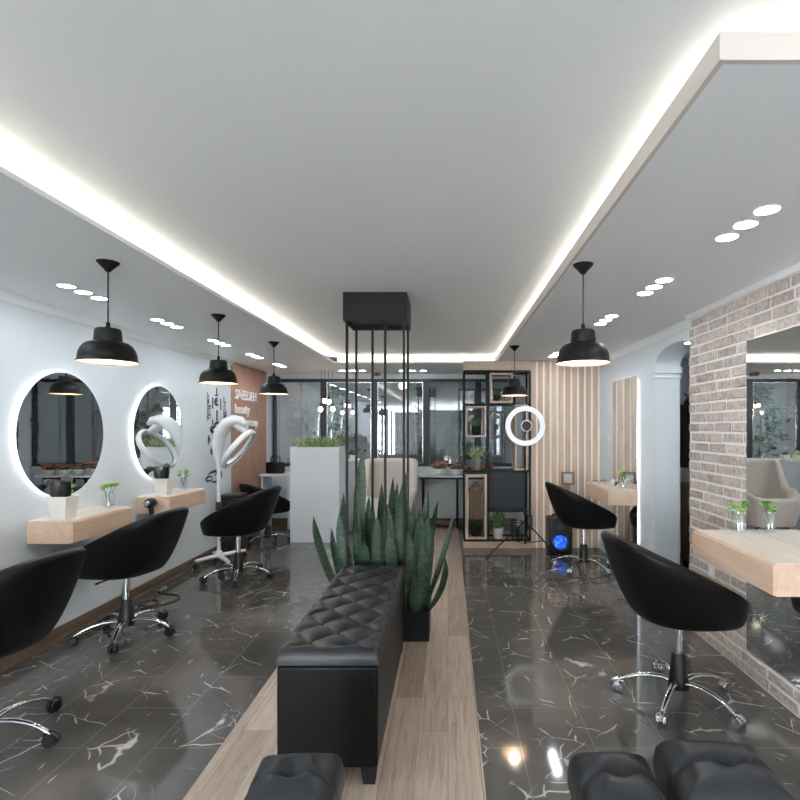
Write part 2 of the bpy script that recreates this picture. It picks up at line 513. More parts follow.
# night terrace outside
S(BX('floor_terrace', M['terrace_floor'], -4.5, 3.5, YB+.14, 10.6, -.06, 0))
S(BX('wall_terrace', M['terrace'], -4.5, 3.5, 10.4, 10.55, 0, 2.8))
S(BX('wall_terrace', M['terrace'], -4.6, -4.5, YB+.14, 10.5, 0, 2.8))
S(BX('wall_terrace', M['terrace'], 3.5, 3.6, YB+.14, 10.5, 0, 2.8))
def shrub(x, y, h, r, label, mat, seed, pot=True):
    t = thing('terrace_shrub', label, 'shrub', (x, y, 0))
    rr = random.Random(seed)
    MB().lathe([(.14, 0), (.19, .3), (.19, .32), (.16, .32), (.15, .28)], seg=20).build('pot', M['dark_grey'], t)
    MB().tube([(0, 0, .28), (.02, .01, h*.5), (0, 0, h*.85)], [.025, .02, .01], 8).build('trunk', M['dark_wood'], t)
    mb = MB()
    for k in range(260):
        a = rr.uniform(0, 2*PI); u = rr.uniform(-1, 1); q = rr.random()**.4*r
        c = Vector((q*math.sqrt(1-u*u)*math.cos(a), q*math.sqrt(1-u*u)*math.sin(a), h*.65+u*h*.36))
        d = Vector((rr.uniform(-1, 1), rr.uniform(-1, 1), rr.uniform(-.4, .8))).normalized()*rr.uniform(.07, .13)
        mb.blade(c, c+d, .05, face=(rr.uniform(-1, 1), -1, .3), seg=4)
    mb.build('foliage', mat, t)
shrub(-2.05, 9.2, 2.2, .42, 'tall leafy shrub outside the second window from the left', M['leaf_dark'], 1)
shrub(-.62, 9.5, 2.4, .40, 'green shrub outside the window behind the metal poles', M['leaf_dark'], 2)
shrub(.17, 9.3, 1.75, .30, 'dark narrow shrub outside the window above the flower table', M['leaf_dark'], 3)
t = thing('terrace_fill_lamp', 'added round fill lamp on the terrace wall outside the windows', 'lamp', (-.9, 10.4, 2.35))  # lamp added to light the terrace
MB().lathe([(.10, 0), (.10, .03), (.08, .04)], mat=Matrix.Rotation(PI/2, 4, 'X')).build('base', M['black_metal'], t)
MB().lathe([(.08, .04), (.09, .07), (.06, .12), (0, .14)], mat=Matrix.Rotation(PI/2, 4, 'X')).build('globe', M['out_fill'], t)

# ------------------------------------------------------------------ ceiling lights
dl = None
def downlight(x, y, label, group, z=ZC):
    global dl
    if dl is None:
        dl = thing('downlight', label, 'ceiling light', (x, y, ZC), 0, group)
        MB().torus((0, 0, -.002), .046, .004, 28, 6).build('trim_ring', M['trimwhite'], dl)
        MB().lathe([(.042, -.004), (.044, -.001)], seg=28).build('diffuser', M['spot'], dl)
    else: dup(dl, (x, y, z), 0, label, group)
ordn = ['nearest', 'second nearest', 'middle', 'second farthest', 'farthest']
pos3 = ['nearest', 'middle', 'farthest']
for side, X, ys in (('left', -2.25, (3.18, 4.13, 5.07, 6.0, 6.88)), ('right', 1.225, (2.12, 3.06, 4.0, 4.95, 5.9))):
    for i, yc in enumerate(ys):
        for k in range(3):
            downlight(X, yc+(k-1)*.142, '%s round downlight of the %s trio in the %s dropped ceiling' % (pos3[k], ordn[i], side), 'downlights in the %s dropped ceiling' % side)
for nm, xs in (('left', (-1.55, -1.40, -1.25)), ('right', (-.67, -.515, -.36))):
    for k, x in enumerate(xs):
        downlight(x, 7.52, '%s round downlight of the %s trio above the back windows' % (['leftmost', 'middle', 'rightmost'][k], nm), 'downlights above the back windows')
# the rest of the room behind the camera keeps the same rows of lights
downlight(2.65, 4.9, 'added fill downlight in the ceiling of the passage behind the arch', 'downlights out of frame')  # added to brighten the passage
downlight(2.02, 4.30, 'downlight set in the crown of the white arch', 'downlights out of frame', 2.2135)
downlight(2.65, 3.4, 'added fill downlight in the passage behind the brick wall', 'downlights out of frame')  # second light added to brighten the passage
for X in (-2.25,):
    for yc in (2.2, 1.2, .2, -.8):
        for k in range(3):
            downlight(X, yc+(k-1)*.142, 'round downlight in the left dropped ceiling beside or behind the camera', 'downlights out of frame')

# pendants
def pendant_proto():
    k_ = .885
    t = thing('pendant_lamp', '', 'pendant lamp')
    MB().lathe([(.052, 0), (.050, -.006), (.022, -.035), (.012, -.048), (.004, -.052)], seg=28).build('canopy', M['black_metal'], t)
    zt = -.335            # top of shade
    MB().tube([(0, 0, -.05), (0, 0, zt-.002)], .0035, 8).build('cord', M['black_plastic'], t)
    prof = [(.010, zt+.03), (.012, zt), (.058, zt-.003), (.066, zt-.010), (.072, zt-.062), (.070, zt-.070), (.078, zt-.074)]
    for i in range(1, 11):
        a = PI/2*i/10
        prof.append((.078+.070*math.sin(a)**.92, zt-.074-.094*(1-math.cos(a))))
    prof += [(.157, zt-.178), (.158, zt-.182), (.154, zt-.180)]
    prof = [(r*k_, zt+(z-zt)*.96) for r, z in prof]
    sh = MB().lathe(prof, seg=48, cap1=False).build('lamp_shade', M['black_metal'], t)
    inner = [(.153*k_, zt-.180*.96)]+[(r-.004, z-.003) for r, z in reversed(prof[4:-3])]+[(.05, zt-.02), (0, zt-.02)]
    MB().lathe(inner, seg=48, cap0=False).build('shade_lining', M['shade_in'], t)
    MB().lathe([(.02, zt-.02), (.022, zt-.07), (.016, zt-.075)], seg=16).build('lamp_holder', M['black_plastic'], t)
    MB().ball((0, 0, zt-.115), .040, 16).build('bulb', M['bulb'], t)
    return t
pp = pendant_proto()
for i, (x, y, l) in enumerate([
        (-1.72, 2.606, 'largest black dome pendant lamp hanging at left, nearest the camera'),
        (-1.707, 3.83, 'middle black dome pendant lamp in the left row, before the wall decal'),
        (-1.70, 5.03, 'farthest black dome pendant lamp in the left row, before the wooden sign panel'),
        (.694, 2.646, 'large black dome pendant lamp hanging at right, before the slat wall'),
        (.682, 5.28, 'small far black dome pendant lamp hanging before the black metal shelf')]):
    g = 'black dome pendant lamps'
    if i == 0:
        pp.location = (x, y, ZC); pp['label'] = l; pp['group'] = g
    else: dup(pp, (x, y, ZC), 0, l, g)

# cluster of globe bulbs
t = thing('cluster_pendant', 'cluster of four warm glowing globe bulbs on thin cords before the back windows', 'pendant lamp', (-1.72, 7.3, ZC))
MB().box(-.16, .16, -.03, .03, -.02, 0).build('canopy', M['white_matt'], t, bevel=.004)
for x, z in ((-.085, -.575), (-.028, -.455), (.030, -.465), (.088, -.57)):
    c = MB().tube([(x*.9, 0, -.02), (x, 0, z+.07)], .003, 6).build('cord', M['black_plastic'], t)
    MB().lathe([(.013, z+.075), (.015, z+.028)], (x, 0, 0), 14).build('socket', M['black_metal'], c)
    MB().ball((x, 0, z), .030, 14, 1.15).build('bulb', M['globe'], c)
t = thing('ceiling_detector', 'small brown box fixed under the back ceiling between the downlights', 'detector', (-1.07, 7.8, ZC))
MB().box(-.07, .05, -.04, .04, -.05, 0).build('body', M['lantern_wood'], t, bevel=.006)
MB().lathe([(.022, .041), (.024, .045), (.012, .05)], (0, 0, 0), 16, mat=Matrix.Translation((-.01, 0, -.025)) @ Matrix.Rotation(PI/2, 4, 'X')).build('grille', M['dark_grey'], t)

# ------------------------------------------------------------------ stations
def station_shelf(name, label, x0, x1, y0, y1, side):
    z0, z1 = .742, .892
    cx, cy = (x0+x1)/2, (y0+y1)/2
    t = thing(name, label, 'shelf', (cx, cy, z0), 0, 'wall hung wooden station shelves')
    a, b, h = (x1-x0)/2, (y1-y0)/2, z1-z0
    MB().box(-a, a, -b, b, 0, h-.004).build('cabinet_body', M['light_wood'], t, bevel=.002)
    MB().box(-a-.001, a+.001, -b-.001, b+.001, h-.004, h).build('top_panel', M['light_top'], t, bevel=.001)
    # drawer front on the long room side
    s = a if side < 0 else -a
    fx = (s, s+.012) if side < 0 else (s-.012, s)
    dr = MB().box(fx[0], fx[1], -b+.003, b-.003, .004, h-.010).build('drawer_front', M['light_wood'], t, bevel=.002)
    return t
L = [(2.20, 2.82), (3.36, 4.0), (4.55, 5.20)]
for (y0, y1), l in zip(L, ('light oak station shelf cut by the left picture edge behind the nearest chair',
                           'light oak wall shelf under the large left oval mirror',
                           'light oak wall shelf under the second oval mirror')):
    station_shelf('station_shelf', l, XL+.002, -2.462, y0, y1, -1)
station_shelf('station_shelf', 'large light oak wall shelf on the brick wall at right edge', 1.472, 1.808, 2.31, 3.08, 1)
station_shelf('station_shelf', 'small light oak wall shelf before the tall mirror beside the slat wall', 1.572, XR-.045, 5.03, 5.82, 1)

# oval halo mirrors
def oval_mirror(y, label):
    t = thing('oval_mirror', label, 'mirror', (XL, y, 1.455), 0, 'backlit oval mirrors on the left wall')
    ay, az = .41, .437
    rot = Matrix.Rotation(PI/2, 4, 'Y')      # local z -> x
    def disc(r, x): return [Vector((x, ay*r*math.cos(2*PI*i/72), az*r*math.sin(2*PI*i/72))) for i in range(72)]
    MB().loft([disc(.86, .001), disc(.86, .026)]).build('backing_board', M['white_matt'], t)
    MB().loft([disc(.90, .014), disc(.90, .026), disc(.865, .026), disc(.865, .014), disc(.90, .014)], False, False).build('light_strip', M['halo'], t)
    MB().loft([disc(1.0, .0285), disc(1.0, .0325)]).build('rim', M['steel'], t, smooth=False)
    MB().loft([disc(.992, .0327), disc(.992, .0334)]).build('mirror_glass', M['mirror'], t, smooth=False)
oval_mirror(2.51, 'oval backlit mirror beyond the left picture edge above the nearest shelf')
oval_mirror(3.65, 'large oval backlit mirror at left, the nearer of the two')
oval_mirror(4.86, 'smaller looking oval backlit mirror, farther along the left wall')
# rectangular mirrors
def rect_mirror(label, xw, y0, y1, z0, z1, group, off=.028):
    t = thing('wall_mirror', label, 'mirror', (xw, (y0+y1)/2, z0), 0, group)
    b, h = (y1-y0)/2, z1-z0
    MB().box(-off+.008, -.002, -b+.05, b-.05, .05, h-.05).build('backing_board', M['white_matt'], t)
    mb = MB(); e = .046
    x0, x1 = -off+.012, -.008
    mb.box(x0, x1, -b+e, -b+e+.012, e, h-e); mb.box(x0, x1, b-e-.012, b-e, e, h-e)
    mb.box(x0, x1, -b+e, b-e, h-e-.012, h-e); mb.box(x0, x1, -b+e, b-e, e, e+.012)
    mb.build('light_strip', M['halo'], t)
    MB().box(-off+.001, -off+.006, -b, b, 0, h).build('rim', M['steel'], t)
    MB().box(-off, -off+.0009, -b+.003, b-.003, .003, h-.003).build('mirror_glass', M['mirror'], t, smooth=False)
rect_mirror('tall backlit mirror at the far right reflecting the wooden slats', XR, 5.10, 5.86, .30, 2.02, 'rectangular backlit mirrors on the right')
rect_mirror('large rectangular backlit mirror on the brick wall at the right edge', 1.808, 2.20, 3.07, .18, 2.02, 'rectangular backlit mirrors on the right', .03)

# vases of sprigs
def vase(x, y, z, label, s=1.0, seed=0):
    rr = random.Random(seed)
    t = thing('glass_vase', label, 'vase', (x, y, z), 0, 'small glass vases with green sprigs')
    t.scale = (s, s, s)
    MB().lathe([(.036, 0), (.040, .004), (.040, .095), (.030, .112), (.031, .125), (.028, .125), (.027, .112), (.037, .094), (.037, .008), (0, .007)], seg=24, cap1=False).build('jar', M['clear'], t)
    mb = MB(); lf = MB()
    for k in range(6):
        a = rr.uniform(0, 2*PI); r1 = rr.uniform(.02, .05); h = rr.uniform(.135, .185)
        p = Vector((r1*math.cos(a), r1*math.sin(a), h))
        mb.tube([(r1*-.3*math.cos(a), r1*-.3*math.sin(a), .012), (p.x*.4, p.y*.4, .1), p], .0018, 6)
        for q in range(7):
            b = rr.uniform(0, 2*PI)
            d = Vector((math.cos(b), math.sin(b), rr.uniform(-.1, .5)))*rr.uniform(.022, .036)
            lf.blade(p+Vector((0, 0, rr.uniform(-.02, .01))), p+d, .026, face=(0, 0, 1), seg=4, fold=.1)
    mb.build('stem', M['leaf_mid'], t); lf.build('foliage', M['leaf'], t)
    return t
vase(-2.57, 3.90, .892, 'glass vase of green sprigs on the shelf under the nearer oval mirror', 1.05, 1)
vase(-2.60, 5.06, .892, 'glass vase of green sprigs on the shelf under the farther oval mirror', 1.0, 2)
vase(1.69, 3.00, .892, 'glass vase of green sprigs on the brick wall shelf before the mirror', 1.0, 3)
vase(1.77, 5.20, .892, 'glass vase of green sprigs on the far right shelf before the tall mirror', .9, 4)

# tool pots with hair dryers
def tool_pot(x, y, z, label):
    t = thing('tool_pot', label, 'pot', (x, y, z), 0, 'white square tool pots')
    def sq(a, zz): return [Vector((sx*a, sy*a, zz)) for sx, sy in ((-1, -1), (1, -1), (1, 1), (-1, 1))]
    MB().loft([sq(.048, 0), sq(.066, .155), sq(.060, .155), sq(.043, .01)]).build('pot_body', M['white_pot'], t, bevel=.004)
    return t
def hair_dryer(x, y, z, rz, tilt, label, group):
    t = thing('hair_dryer', label, 'hair dryer', (x, y, z), rz, group)
    t.rotation_euler = (0, tilt, rz)
    MB().tube([(0, 0, 0), (.004, 0, .06), (.012, 0, .125)], [.016, .018, .02], 12).build('handle', M['black_plastic'], t)
    mt = Matrix.Translation((.0, 0, .145)) @ Matrix.Rotation(PI/2-.95, 4, 'Y')
    MB().lathe([(.0, -.075), (.026, -.075), (.038, -.06), (.042, -.02), (.036, .03), (.028, .07), (.026, .085), (.02, .085), (.018, .06)], seg=24, mat=mt).build('barrel', M['black_plastic'], t)
    MB().lathe([(.024, .086), (.030, .10), (.010, .122), (0, .122)], seg=20, mat=mt, sy=1.2).build('nozzle', M['dark_grey'], t)
    return t
for y, w in ((3.44, 'nearer'), (4.66, 'farther')):
    tool_pot(-2.57, y, .892, 'white square tool pot on the shelf under the %s oval mirror' % w)
    hair_dryer(-2.60, y-.0, .925, 2.4, .30, 'black hair dryer standing handle down in the %s white tool pot, wall side' % w, 'hair dryers in the tool pots')
    hair_dryer(-2.545, y+.0, .925, -.5, -.25, 'black hair dryer standing handle down in the %s white tool pot, room side' % w, 'hair dryers in the tool pots')
t = thing('hanging_hair_dryer', 'black hair dryer with silver nozzle hanging on the end of the second left shelf', 'hair dryer', (-2.60, 4.505, .80))
mt = Matrix.Rotation(PI/2, 4, 'X')
MB().lathe([(0, -.035), (.03, -.035), (.042, -.02), (.045, .02), (.036, .05), (.03, .055), (0, .055)], (0, .045, 0), 24, mat=mt).build('barrel', M['black_plastic'], t)
MB().tube([(0, 0, .03), (.005, .0, -.02), (.012, .0, -.095)], [.022, .02, .016], 12).build('handle', M['black_plastic'], t)
MB().lathe([(.026, .055), (.02, .075), (0, .075)], (0, .045, 0), 20, mat=mt).build('nozzle', M['steel'], t)
MB().torus((0, .0, .05), .03, .006, 24, 8, mat=Matrix.Rotation(PI/2, 4, 'Y')).build('hanger_ring', M['black_plastic'], t)

# wall fittings
t = thing('light_switch', 'white light switch on the wall between slat wall and tall mirror', 'switch', (XR, 6.12, 1.38))
MB().box(-.010, 0, -.042, .042, -.042, .042).build('plate', M['white_gloss'], t, bevel=.003)
MB().box(-.015, -.010, -.02, .02, -.028, .028).build('rocker', M['white_gloss'], t, bevel=.002)
t = thing('wall_outlet', 'white power outlet on the brick wall under the shelf', 'outlet', (1.808, 3.52, .52))
MB().box(-.010, 0, -.042, .042, -.042, .042).build('plate', M['white_gloss'], t, bevel=.003)
MB().lathe([(.020, 0), (.020, .003), (.017, .003), (.016, .001), (0, .001)], seg=20, mat=Matrix.Translation((-.010, 0, 0)) @ Matrix.Rotation(-PI/2, 4, 'Y')).build('socket_well', M['white_pot'], t)

# ------------------------------------------------------------------ salon chairs
def shell_rings(back, front, hw, zb, rimz, bot, thick, seatz, n=72, ex=2.5, steps=10, pa=.42):
    cx = (front-back)/2; a = (front+back)/2
    rim = []
    for i in range(n):
        th = 2*PI*i/n; c, s_ = math.cos(th), math.sin(th)
        x = cx+a*math.copysign(abs(c)**(2/ex), c); y = hw*math.copysign(abs(s_)**(2/ex), s_)
        rim.append(Vector((x, y, rimz(x, y))))
    bcx, bax, bay = bot
    bt = []
    for i in range(n):
        th = 2*PI*i/n; c, s_ = math.cos(th), math.sin(th)
        bt.append(Vector((bcx+bax*math.copysign(abs(c)**(2/ex), c), bay*math.copysign(abs(s_)**(2/ex), s_), zb)))
    rings = [[Vector((bcx+(p.x-bcx)*.4, p.y*.4, zb-.004)) for p in bt], [Vector((bcx+(p.x-bcx)*.85, p.y*.85, zb-.002)) for p in bt]]
    for k in range(steps+1):
        u = k/steps; al = u*PI/2
        zf = .6*(1-math.cos(al))+.4*u
        pf = pa*math.sin(al)**.8+(1-pa)*zf
        if k == 0: pf, zf = 0, .03
        rings.append([Vector((b.x+(r.x-b.x)*pf, b.y+(r.y-b.y)*pf, b.z+(r.z-b.z)*zf)) for b, r in zip(bt, rim)])
    def inward(r, d):
        v = Vector((r.x-cx*1.0, r.y, 0)); L_ = v.length
        return Vector((r.x-v.x/L_*d, r.y-v.y/L_*d, r.z))
    for k in range(1, 8):
        ph = PI*k/8
        rings.append([inward(r, thick/2*(1-math.cos(ph)))+Vector((0, 0, thick/2*math.sin(ph))) for r in rim])
    inner = [inward(r, thick) for r in rim]
    for k in range(7):
        u = k/6
        rg = []
        for p, b in zip(inner, bt):
            zt = max(p.z, seatz+.002)
            q = Vector((bcx+(b.x-bcx)*1.02, b.y*1.02, seatz))
            f = u**1.6
            rg.append(Vector((p.x+(q.x-p.x)*f, p.y+(q.y-p.y)*f, p.z+(seatz-p.z)*u)))
        rings.append(rg)
    return rings, bt

def salon_chair(caster_mat, label, phase):
    t = thing('salon_chair', label, 'chair')
    back, front, hw = .405, .33, .32
    def rimz(x, y):
        u = (front-x)/(front+back)
        return .535+.36*max(u, 0)**.82
    rings, bt = shell_rings(back, front, hw, .455, rimz, (.055, .26, .225), .058, .525)
    MB().loft(rings).build('tub_shell', M['leather'], t, angle=70)
    prof = []
    cush = []
    for sc, z in ((.9, .505), (1.0, .515), (1.02, .53), (.98, .545), (.88, .555), (.6, .562), (.2, .565)):
        cush.append([Vector((.055+(p.x-.055)*sc*.97, p.y*sc*.97, z)) for p in bt])
    MB().loft(cush).build('seat_cushion', M['leather'], t, angle=70)
    MB().lathe([(.09, .435), (.10, .45), (.10, .458)], seg=24).build('seat_plate', M['black_plastic'], t)
    MB().lathe([(.022, .24), (.022, .445)], seg=20).build('gas_column', M['chrome'], t)
    MB().lathe([(.030, .262), (.035, .255), (.050, .13), (.056, .11), (.056, .075), (.03, .062)], seg=24).build('column_sleeve', M['black_plastic'], t)
    MB().tube([(.02, .03, .44), (.06, .16, .43), (.07, .21, .425)], [.006, .006, .009], 8).build('height_lever', M['chrome'], t)
    for k in range(5):
        a = 2*PI*k/5+phase
        def P(r, z): return (r*math.cos(a), r*math.sin(a), z)
        lg = MB().tube([P(.035, .105), P(.09, .118), (P(.15, .118)), P(.21, .108), P(.265, .088), P(.305, .066), P(.318, .058)],
                       [.019, .018, .016, .0145, .013, .012, .010], 12, squash=.75, up=(0, 0, 1)).build('leg', M['chrome'], t)
        c0 = Vector(P(.318, 0))
        mb = MB()
        tg = Vector((-math.sin(a), math.cos(a), 0))
        for s_ in (-1, 1):
            mt = Matrix.Translation(c0+tg*.015*s_+Vector((0, 0, .031))) @ tg.to_track_quat('Z', 'X').to_matrix().to_4x4()
            mb.lathe([(.010, -.012), (.027, -.011), (.031, -.006), (.031, .006), (.027, .011), (.010, .012)], seg=18, mat=mt)
        mb.tube([c0+Vector((0, 0, .03)), c0+Vector((0, 0, .062))], .008, 10)
        # hood over the wheels
        hood = []
        for q in range(9):
            b = math.radians(20+140*q/8)
            rd = Vector((math.cos(a), math.sin(a), 0))
            p = c0+Vector((0, 0, .031))+rd*(.036*math.cos(b))+Vector((0, 0, .036*math.sin(b)))
            hood.append(p)
        mb.tube(hood, [.010]*9, 8)
        mb.build('caster', caster_mat, lg)
    return t
cl = salon_chair(M['black_plastic'], 'black leatherette tub chair cut by the left edge, nearest the camera', .733)
cl['group'] = 'black tub salon chairs'
cl.location = (-2.19, 2.43, 0); cl.rotation_euler = (0, 0, PI-math.radians(6))
LA = PI-math.radians(6)
dup(cl, (-2.33, 3.73, 0), LA, 'black leatherette tub chair at the shelf under the nearer oval mirror')
dup(cl, (-2.09, 5.13, 0), LA-.02, 'black leatherette tub chair before the white hair steamer and wall decal')
dup(cl, (-2.365, 6.76, 0), math.radians(48), 'dark tub chair far back at left below the handbag', None, .86)
cr = salon_chair(M['steel'], 'large black tub chair with chrome star base at right, nearest the brick wall', .175)
cr['group'] = 'black tub salon chairs'
cr.location = (1.27, 2.84, 0); cr.rotation_euler = (0, 0, math.radians(6))
dup(cr, (1.45, 5.50, 0), math.radians(4), 'black tub chair in the far right before the slat wall and blue lit speaker')

# ------------------------------------------------------------------ bench and stools
def tufted(name, parent, mat, x0, x1, y0, y1, z0, zt, nx, ny, hfun, rr=.035):
    """upholstered pad: top grid with a height function, rounded edge, straight sides"""
    bm = bmesh.new()
    grid = []
    for j in range(ny+1):
        rowv = []
        for i in range(nx+1):
            # denser close to the edge
            u = i/nx; v = j/ny
            x = x0+(x1-x0)*u; y = y0+(y1-y0)*v
            d = min(x-x0, x1-x, y-y0, y1-y)
            e = 0
            if d < rr: e = -rr*(1-math.sqrt(max(0, 1-(1-d/rr)**2)))
            k = min(1, d/rr)
            rowv.append(bm.verts.new((x, y, zt+e+hfun(x, y)*(.35+.65*k))))
        grid.append(rowv)
    for j in range(ny):
        for i in range(nx):
            bm.faces.new((grid[j][i], grid[j][i+1], grid[j+1][i+1], grid[j+1][i]))
    loop = grid[0][:] + [grid[j][nx] for j in range(1, ny+1)] + list(reversed(grid[ny][:nx])) + [grid[j][0] for j in range(ny-1, 0, -1)]
    low = [bm.verts.new((v.co.x, v.co.y, z0)) for v in loop]
    n = len(loop)
    for i in range(n):
        j = (i+1) % n
        bm.faces.new((loop[i], low[i], low[j], loop[j]))
    bm.faces.new(low)
    m = MB(); m.bm.free(); m.bm = bm
    return m.build(name, mat, parent, angle=80)

# storage bench
bx0, bx1, by0, by1 = -.722, -.290, 2.15, 3.50
t = thing('storage_bench', 'long black tufted storage bench in the middle of the wood floor strip', 'bench', ((bx0+bx1)/2, by0, 0))
hx = (bx1-bx0)/2; ly = by1-by0
MB().box(-hx+.004, hx-.004, .004, ly-.004, .075, .502).build('bench_body', M['leather'], t, bevel=.012, bseg=3)
ax, ay = .098, .105
def bench_h(x, y):
    u = (x/ax + y/ay)*.5; v = (x/ax - y/ay)*.5
    h = (abs(math.sin(PI*u))*abs(math.sin(PI*v)))**.5
    near = 1.0
    return -.019*(1-h)
def bench_hh(x, y):
    # plain border strip with pleats, buttons in the field
    f = min(1, max(0, (min(hx-abs(x), y, ly-y)-.02)/.05))
    h = bench_h(x, y)
    pleat = -.012*(1-abs(math.sin(PI*y/ay))**.5) if hx-abs(x) < .06 else 0
    return h*f+pleat*(1-f)
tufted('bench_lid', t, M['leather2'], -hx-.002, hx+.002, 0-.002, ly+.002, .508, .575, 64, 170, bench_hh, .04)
i0 = 0
for jy in range(1, int(ly/ay)):
    for kx in range(-1, 2):
        if (jy+kx) % 2 == 0:
            x, y = kx*ax, jy*ay
            if y > .08 and y < ly-.06:
                MB().ball((x, y, .575-.017), .010, 12, .6).build('button', M['leather2'], t)
for sx in (-1, 1):
    for y in (.04, ly-.04):
        a = .032
        def sq(s_, zz): return [Vector((sx*(hx-.042)+p*s_, y+q*s_, zz)) for p, q in ((-1, -1), (1, -1), (1, 1), (-1, 1))]
        MB().loft([sq(.026, 0), sq(.034, .076)]).build('leg', M['black_plastic'], t, bevel=.003)

def stool(x, y, w, d, h, rz, label):
    t = thing('tufted_stool', label, 'stool', (x, y, 0), rz, 'black tufted stools along the bottom edge')
    def hf(px, py):
        b = -.034*math.exp(-(px*px+(py)**2)/.0010)+.018*(1-(2*px/w)**2)*(1-(2*py/d)**2)
        cr_ = -.022*math.exp(-((py+.22*px*px/w)**2)/.00020)
        return b+cr_*(.4+.6*min(1, abs(px)/.06))
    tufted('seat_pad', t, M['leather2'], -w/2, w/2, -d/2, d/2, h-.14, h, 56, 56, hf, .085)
    MB().ball((0, 0, h-.024), .012, 12, .6).build('button', M['leather2'], t)
    MB().box(-w/2+.006, w/2-.006, -d/2+.006, d/2-.006, .05, h-.141).build('stool_body', M['leather'], t, bevel=.012)
    for sx in (-1, 1):
        for sy in (-1, 1):
            MB().lathe([(.016, 0), (.022, .051)], (sx*(w/2-.045), sy*(d/2-.045), 0), 14).build('leg', M['black_plastic'], t)
stool(-.455, 1.50, .265, .27, .50, math.radians(4), 'black tufted stool in front of the bench at the bottom of the picture')
stool(.50, 1.50, .25, .28, .50, math.radians(-3), 'left of the two black tufted stools at the bottom right on the marble')
stool(.83, 1.545, .33, .30, .50, math.radians(-6), 'right of the two black tufted stools at bottom right, the wider looking one')

# ------------------------------------------------------------------ planter, pole screen, snake plants
PX0, PX1, PY0, PY1 = -.895, -.132, 3.61, 4.02
t = thing('floor_planter', 'low black planter box behind the bench holding snake plants', 'planter', ((PX0+PX1)/2, (PY0+PY1)/2, 0))
w2, d2 = (PX1-PX0)/2, (PY1-PY0)/2
mb = MB()
mb.box(-w2, w2, -d2, -d2+.02, .0, .205); mb.box(-w2, w2, d2-.02, d2, .0, .205)
mb.box(-w2, -w2+.02, -d2+.02, d2-.02, .0, .205); mb.box(w2-.02, w2, -d2+.02, d2-.02, .0, .205)
mb.box(-w2+.02, w2-.02, -d2+.02, d2-.02, 0, .03)
mb.build('box', M['black_metal'], t, bevel=.003)
mb = MB(); rr = random.Random(5)
for k in range(1): pass
gx, gy = 24, 14
vv = [[mb.bm.verts.new((-w2+.021+(2*w2-.042)*i/gx, -d2+.021+(2*d2-.042)*j/gy, .165+rr.uniform(-.008, .012))) for i in range(gx+1)] for j in range(gy+1)]
for j in range(gy):
    for i in range(gx): mb.bm.faces.new((vv[j][i], vv[j][i+1], vv[j+1][i+1], vv[j+1][i]))
mb.build('soil', M['soil'], t)
t = thing('pole_screen', 'black ceiling box with thin metal poles running down to the planter', 'pole screen', (-.512, 3.795, ZR))
mb = MB()
a, b = .225, .187
mb.box(-a, a, -b, -b+.012, -.20, 0); mb.box(-a, a, b-.012, b, -.20, 0)
mb.box(-a, -a+.012, -b+.012, b-.012, -.20, 0); mb.box(a-.012, a, -b+.012, b-.012, -.20, 0)
mb.build('ceiling_box', M['black_metal'], t, bevel=.002)
MB().box(-a+.012, a-.012, -b+.012, b-.012, -.165, -.15).build('inner_plate', M['dark_grey'], t)
for x, y in ((-.203, -.150), (.200, -.150), (.068, -.150), (-.19, .15), (.205, .15), (-.066, .15)):
    MB().box(x-.0085, x+.0085, y-.0085, y+.0085, -ZR+.17, -.150).build('pole', M['black_metal'], t)

def snake(label, loc, leaves, seed):
    rr = random.Random(seed)
    t = thing('snake_plant', label, 'plant', loc, 0, 'snake plants in the low planter')
    mb = MB()
    for (bx, by, tx, ty, tz, w, bulge) in leaves:
        base = Vector((bx, by, -.01)); tip = Vector((tx, ty, tz))
        ang = rr.uniform(-.7, .7)
        mb.blade(base, tip, w*rr.uniform(.95, 1.22), bulge, (math.sin(ang), -math.cos(ang), 0), 14, .16,
                 shape=lambda u: (.55+.45*min(1, u/.45))*(1 if u < .70 else max(.0, 1-((u-.70)/.30)**2.0)))
    mb.build('leaves', M['snake'], t)
# leaf: base x, base y, tip x, tip y, height, width, bulge
zs = .165
lf1 = [(.03, 0, -.225, -.02, .69, .072, (-.03, 0, 0)), (.0, .03, -.01, .02, .86, .06, (-.02, 0, 0)), (.05, -.05, -.03, -.06, .72, .075, (0, 0, 0)),
       (.11, .02, .135, .0, 1.19, .075, (-.02, 0, 0)), (.10, -.06, .10, -.10, .76, .075, (.02, 0, 0)), (.14, .05, .17, .05, .83, .06, (0, 0, 0)),
       (.04, .08, -.12, .10, .58, .05, (-.03, 0, 0)), (.15, -.07, .16, -.12, .55, .06, (.02, 0, 0)), (.07, -.1, .06, -.14, .5, .06, (0, 0, 0)), (.02, -.08, -.05, -.1, .47, .05, (0,0,0))]
snake('left snake plant of the planter with a leaf leaning far out left', (-.76, 3.79, zs), lf1, 1)
lf2 = [(.0, 0, .03, .02, .93, .06, (0, 0, 0)), (-.03, -.05, .24, -.06, 1.04, .085, (.03, 0, 0)), (.05, .04, .11, .06, .97, .055, (0, 0, 0)),
       (.07, -.03, .15, 0, .94, .06, (0, 0, 0)), (-.08, -.02, .20, -.04, .88, .06, (.0, 0, 0)), (.10, -.08, .22, -.10, 1.02, .08, (.0, 0, 0)),
       (.02, -.10, .02, -.14, .72, .075, (0, 0, 0)), (.08, -.1, .09, -.13, .80, .08, (0, 0, 0)), (.14, -.06, .17, -.05, .84, .075, (0, 0, 0)), (-.05, .08, -.04, .1, .75, .05, (0, 0, 0)),
       (.06, .1, .09, .12, .86, .05, (0, 0, 0)), (-.02, -.12, .0, -.16, .42, .05, (0, 0, 0)), (.12, -.12, .10, -.15, .62, .07, (.02, 0, 0))]
snake('middle snake plant of the planter, densest, rising between the poles', (-.52, 3.78, zs), lf2, 2)
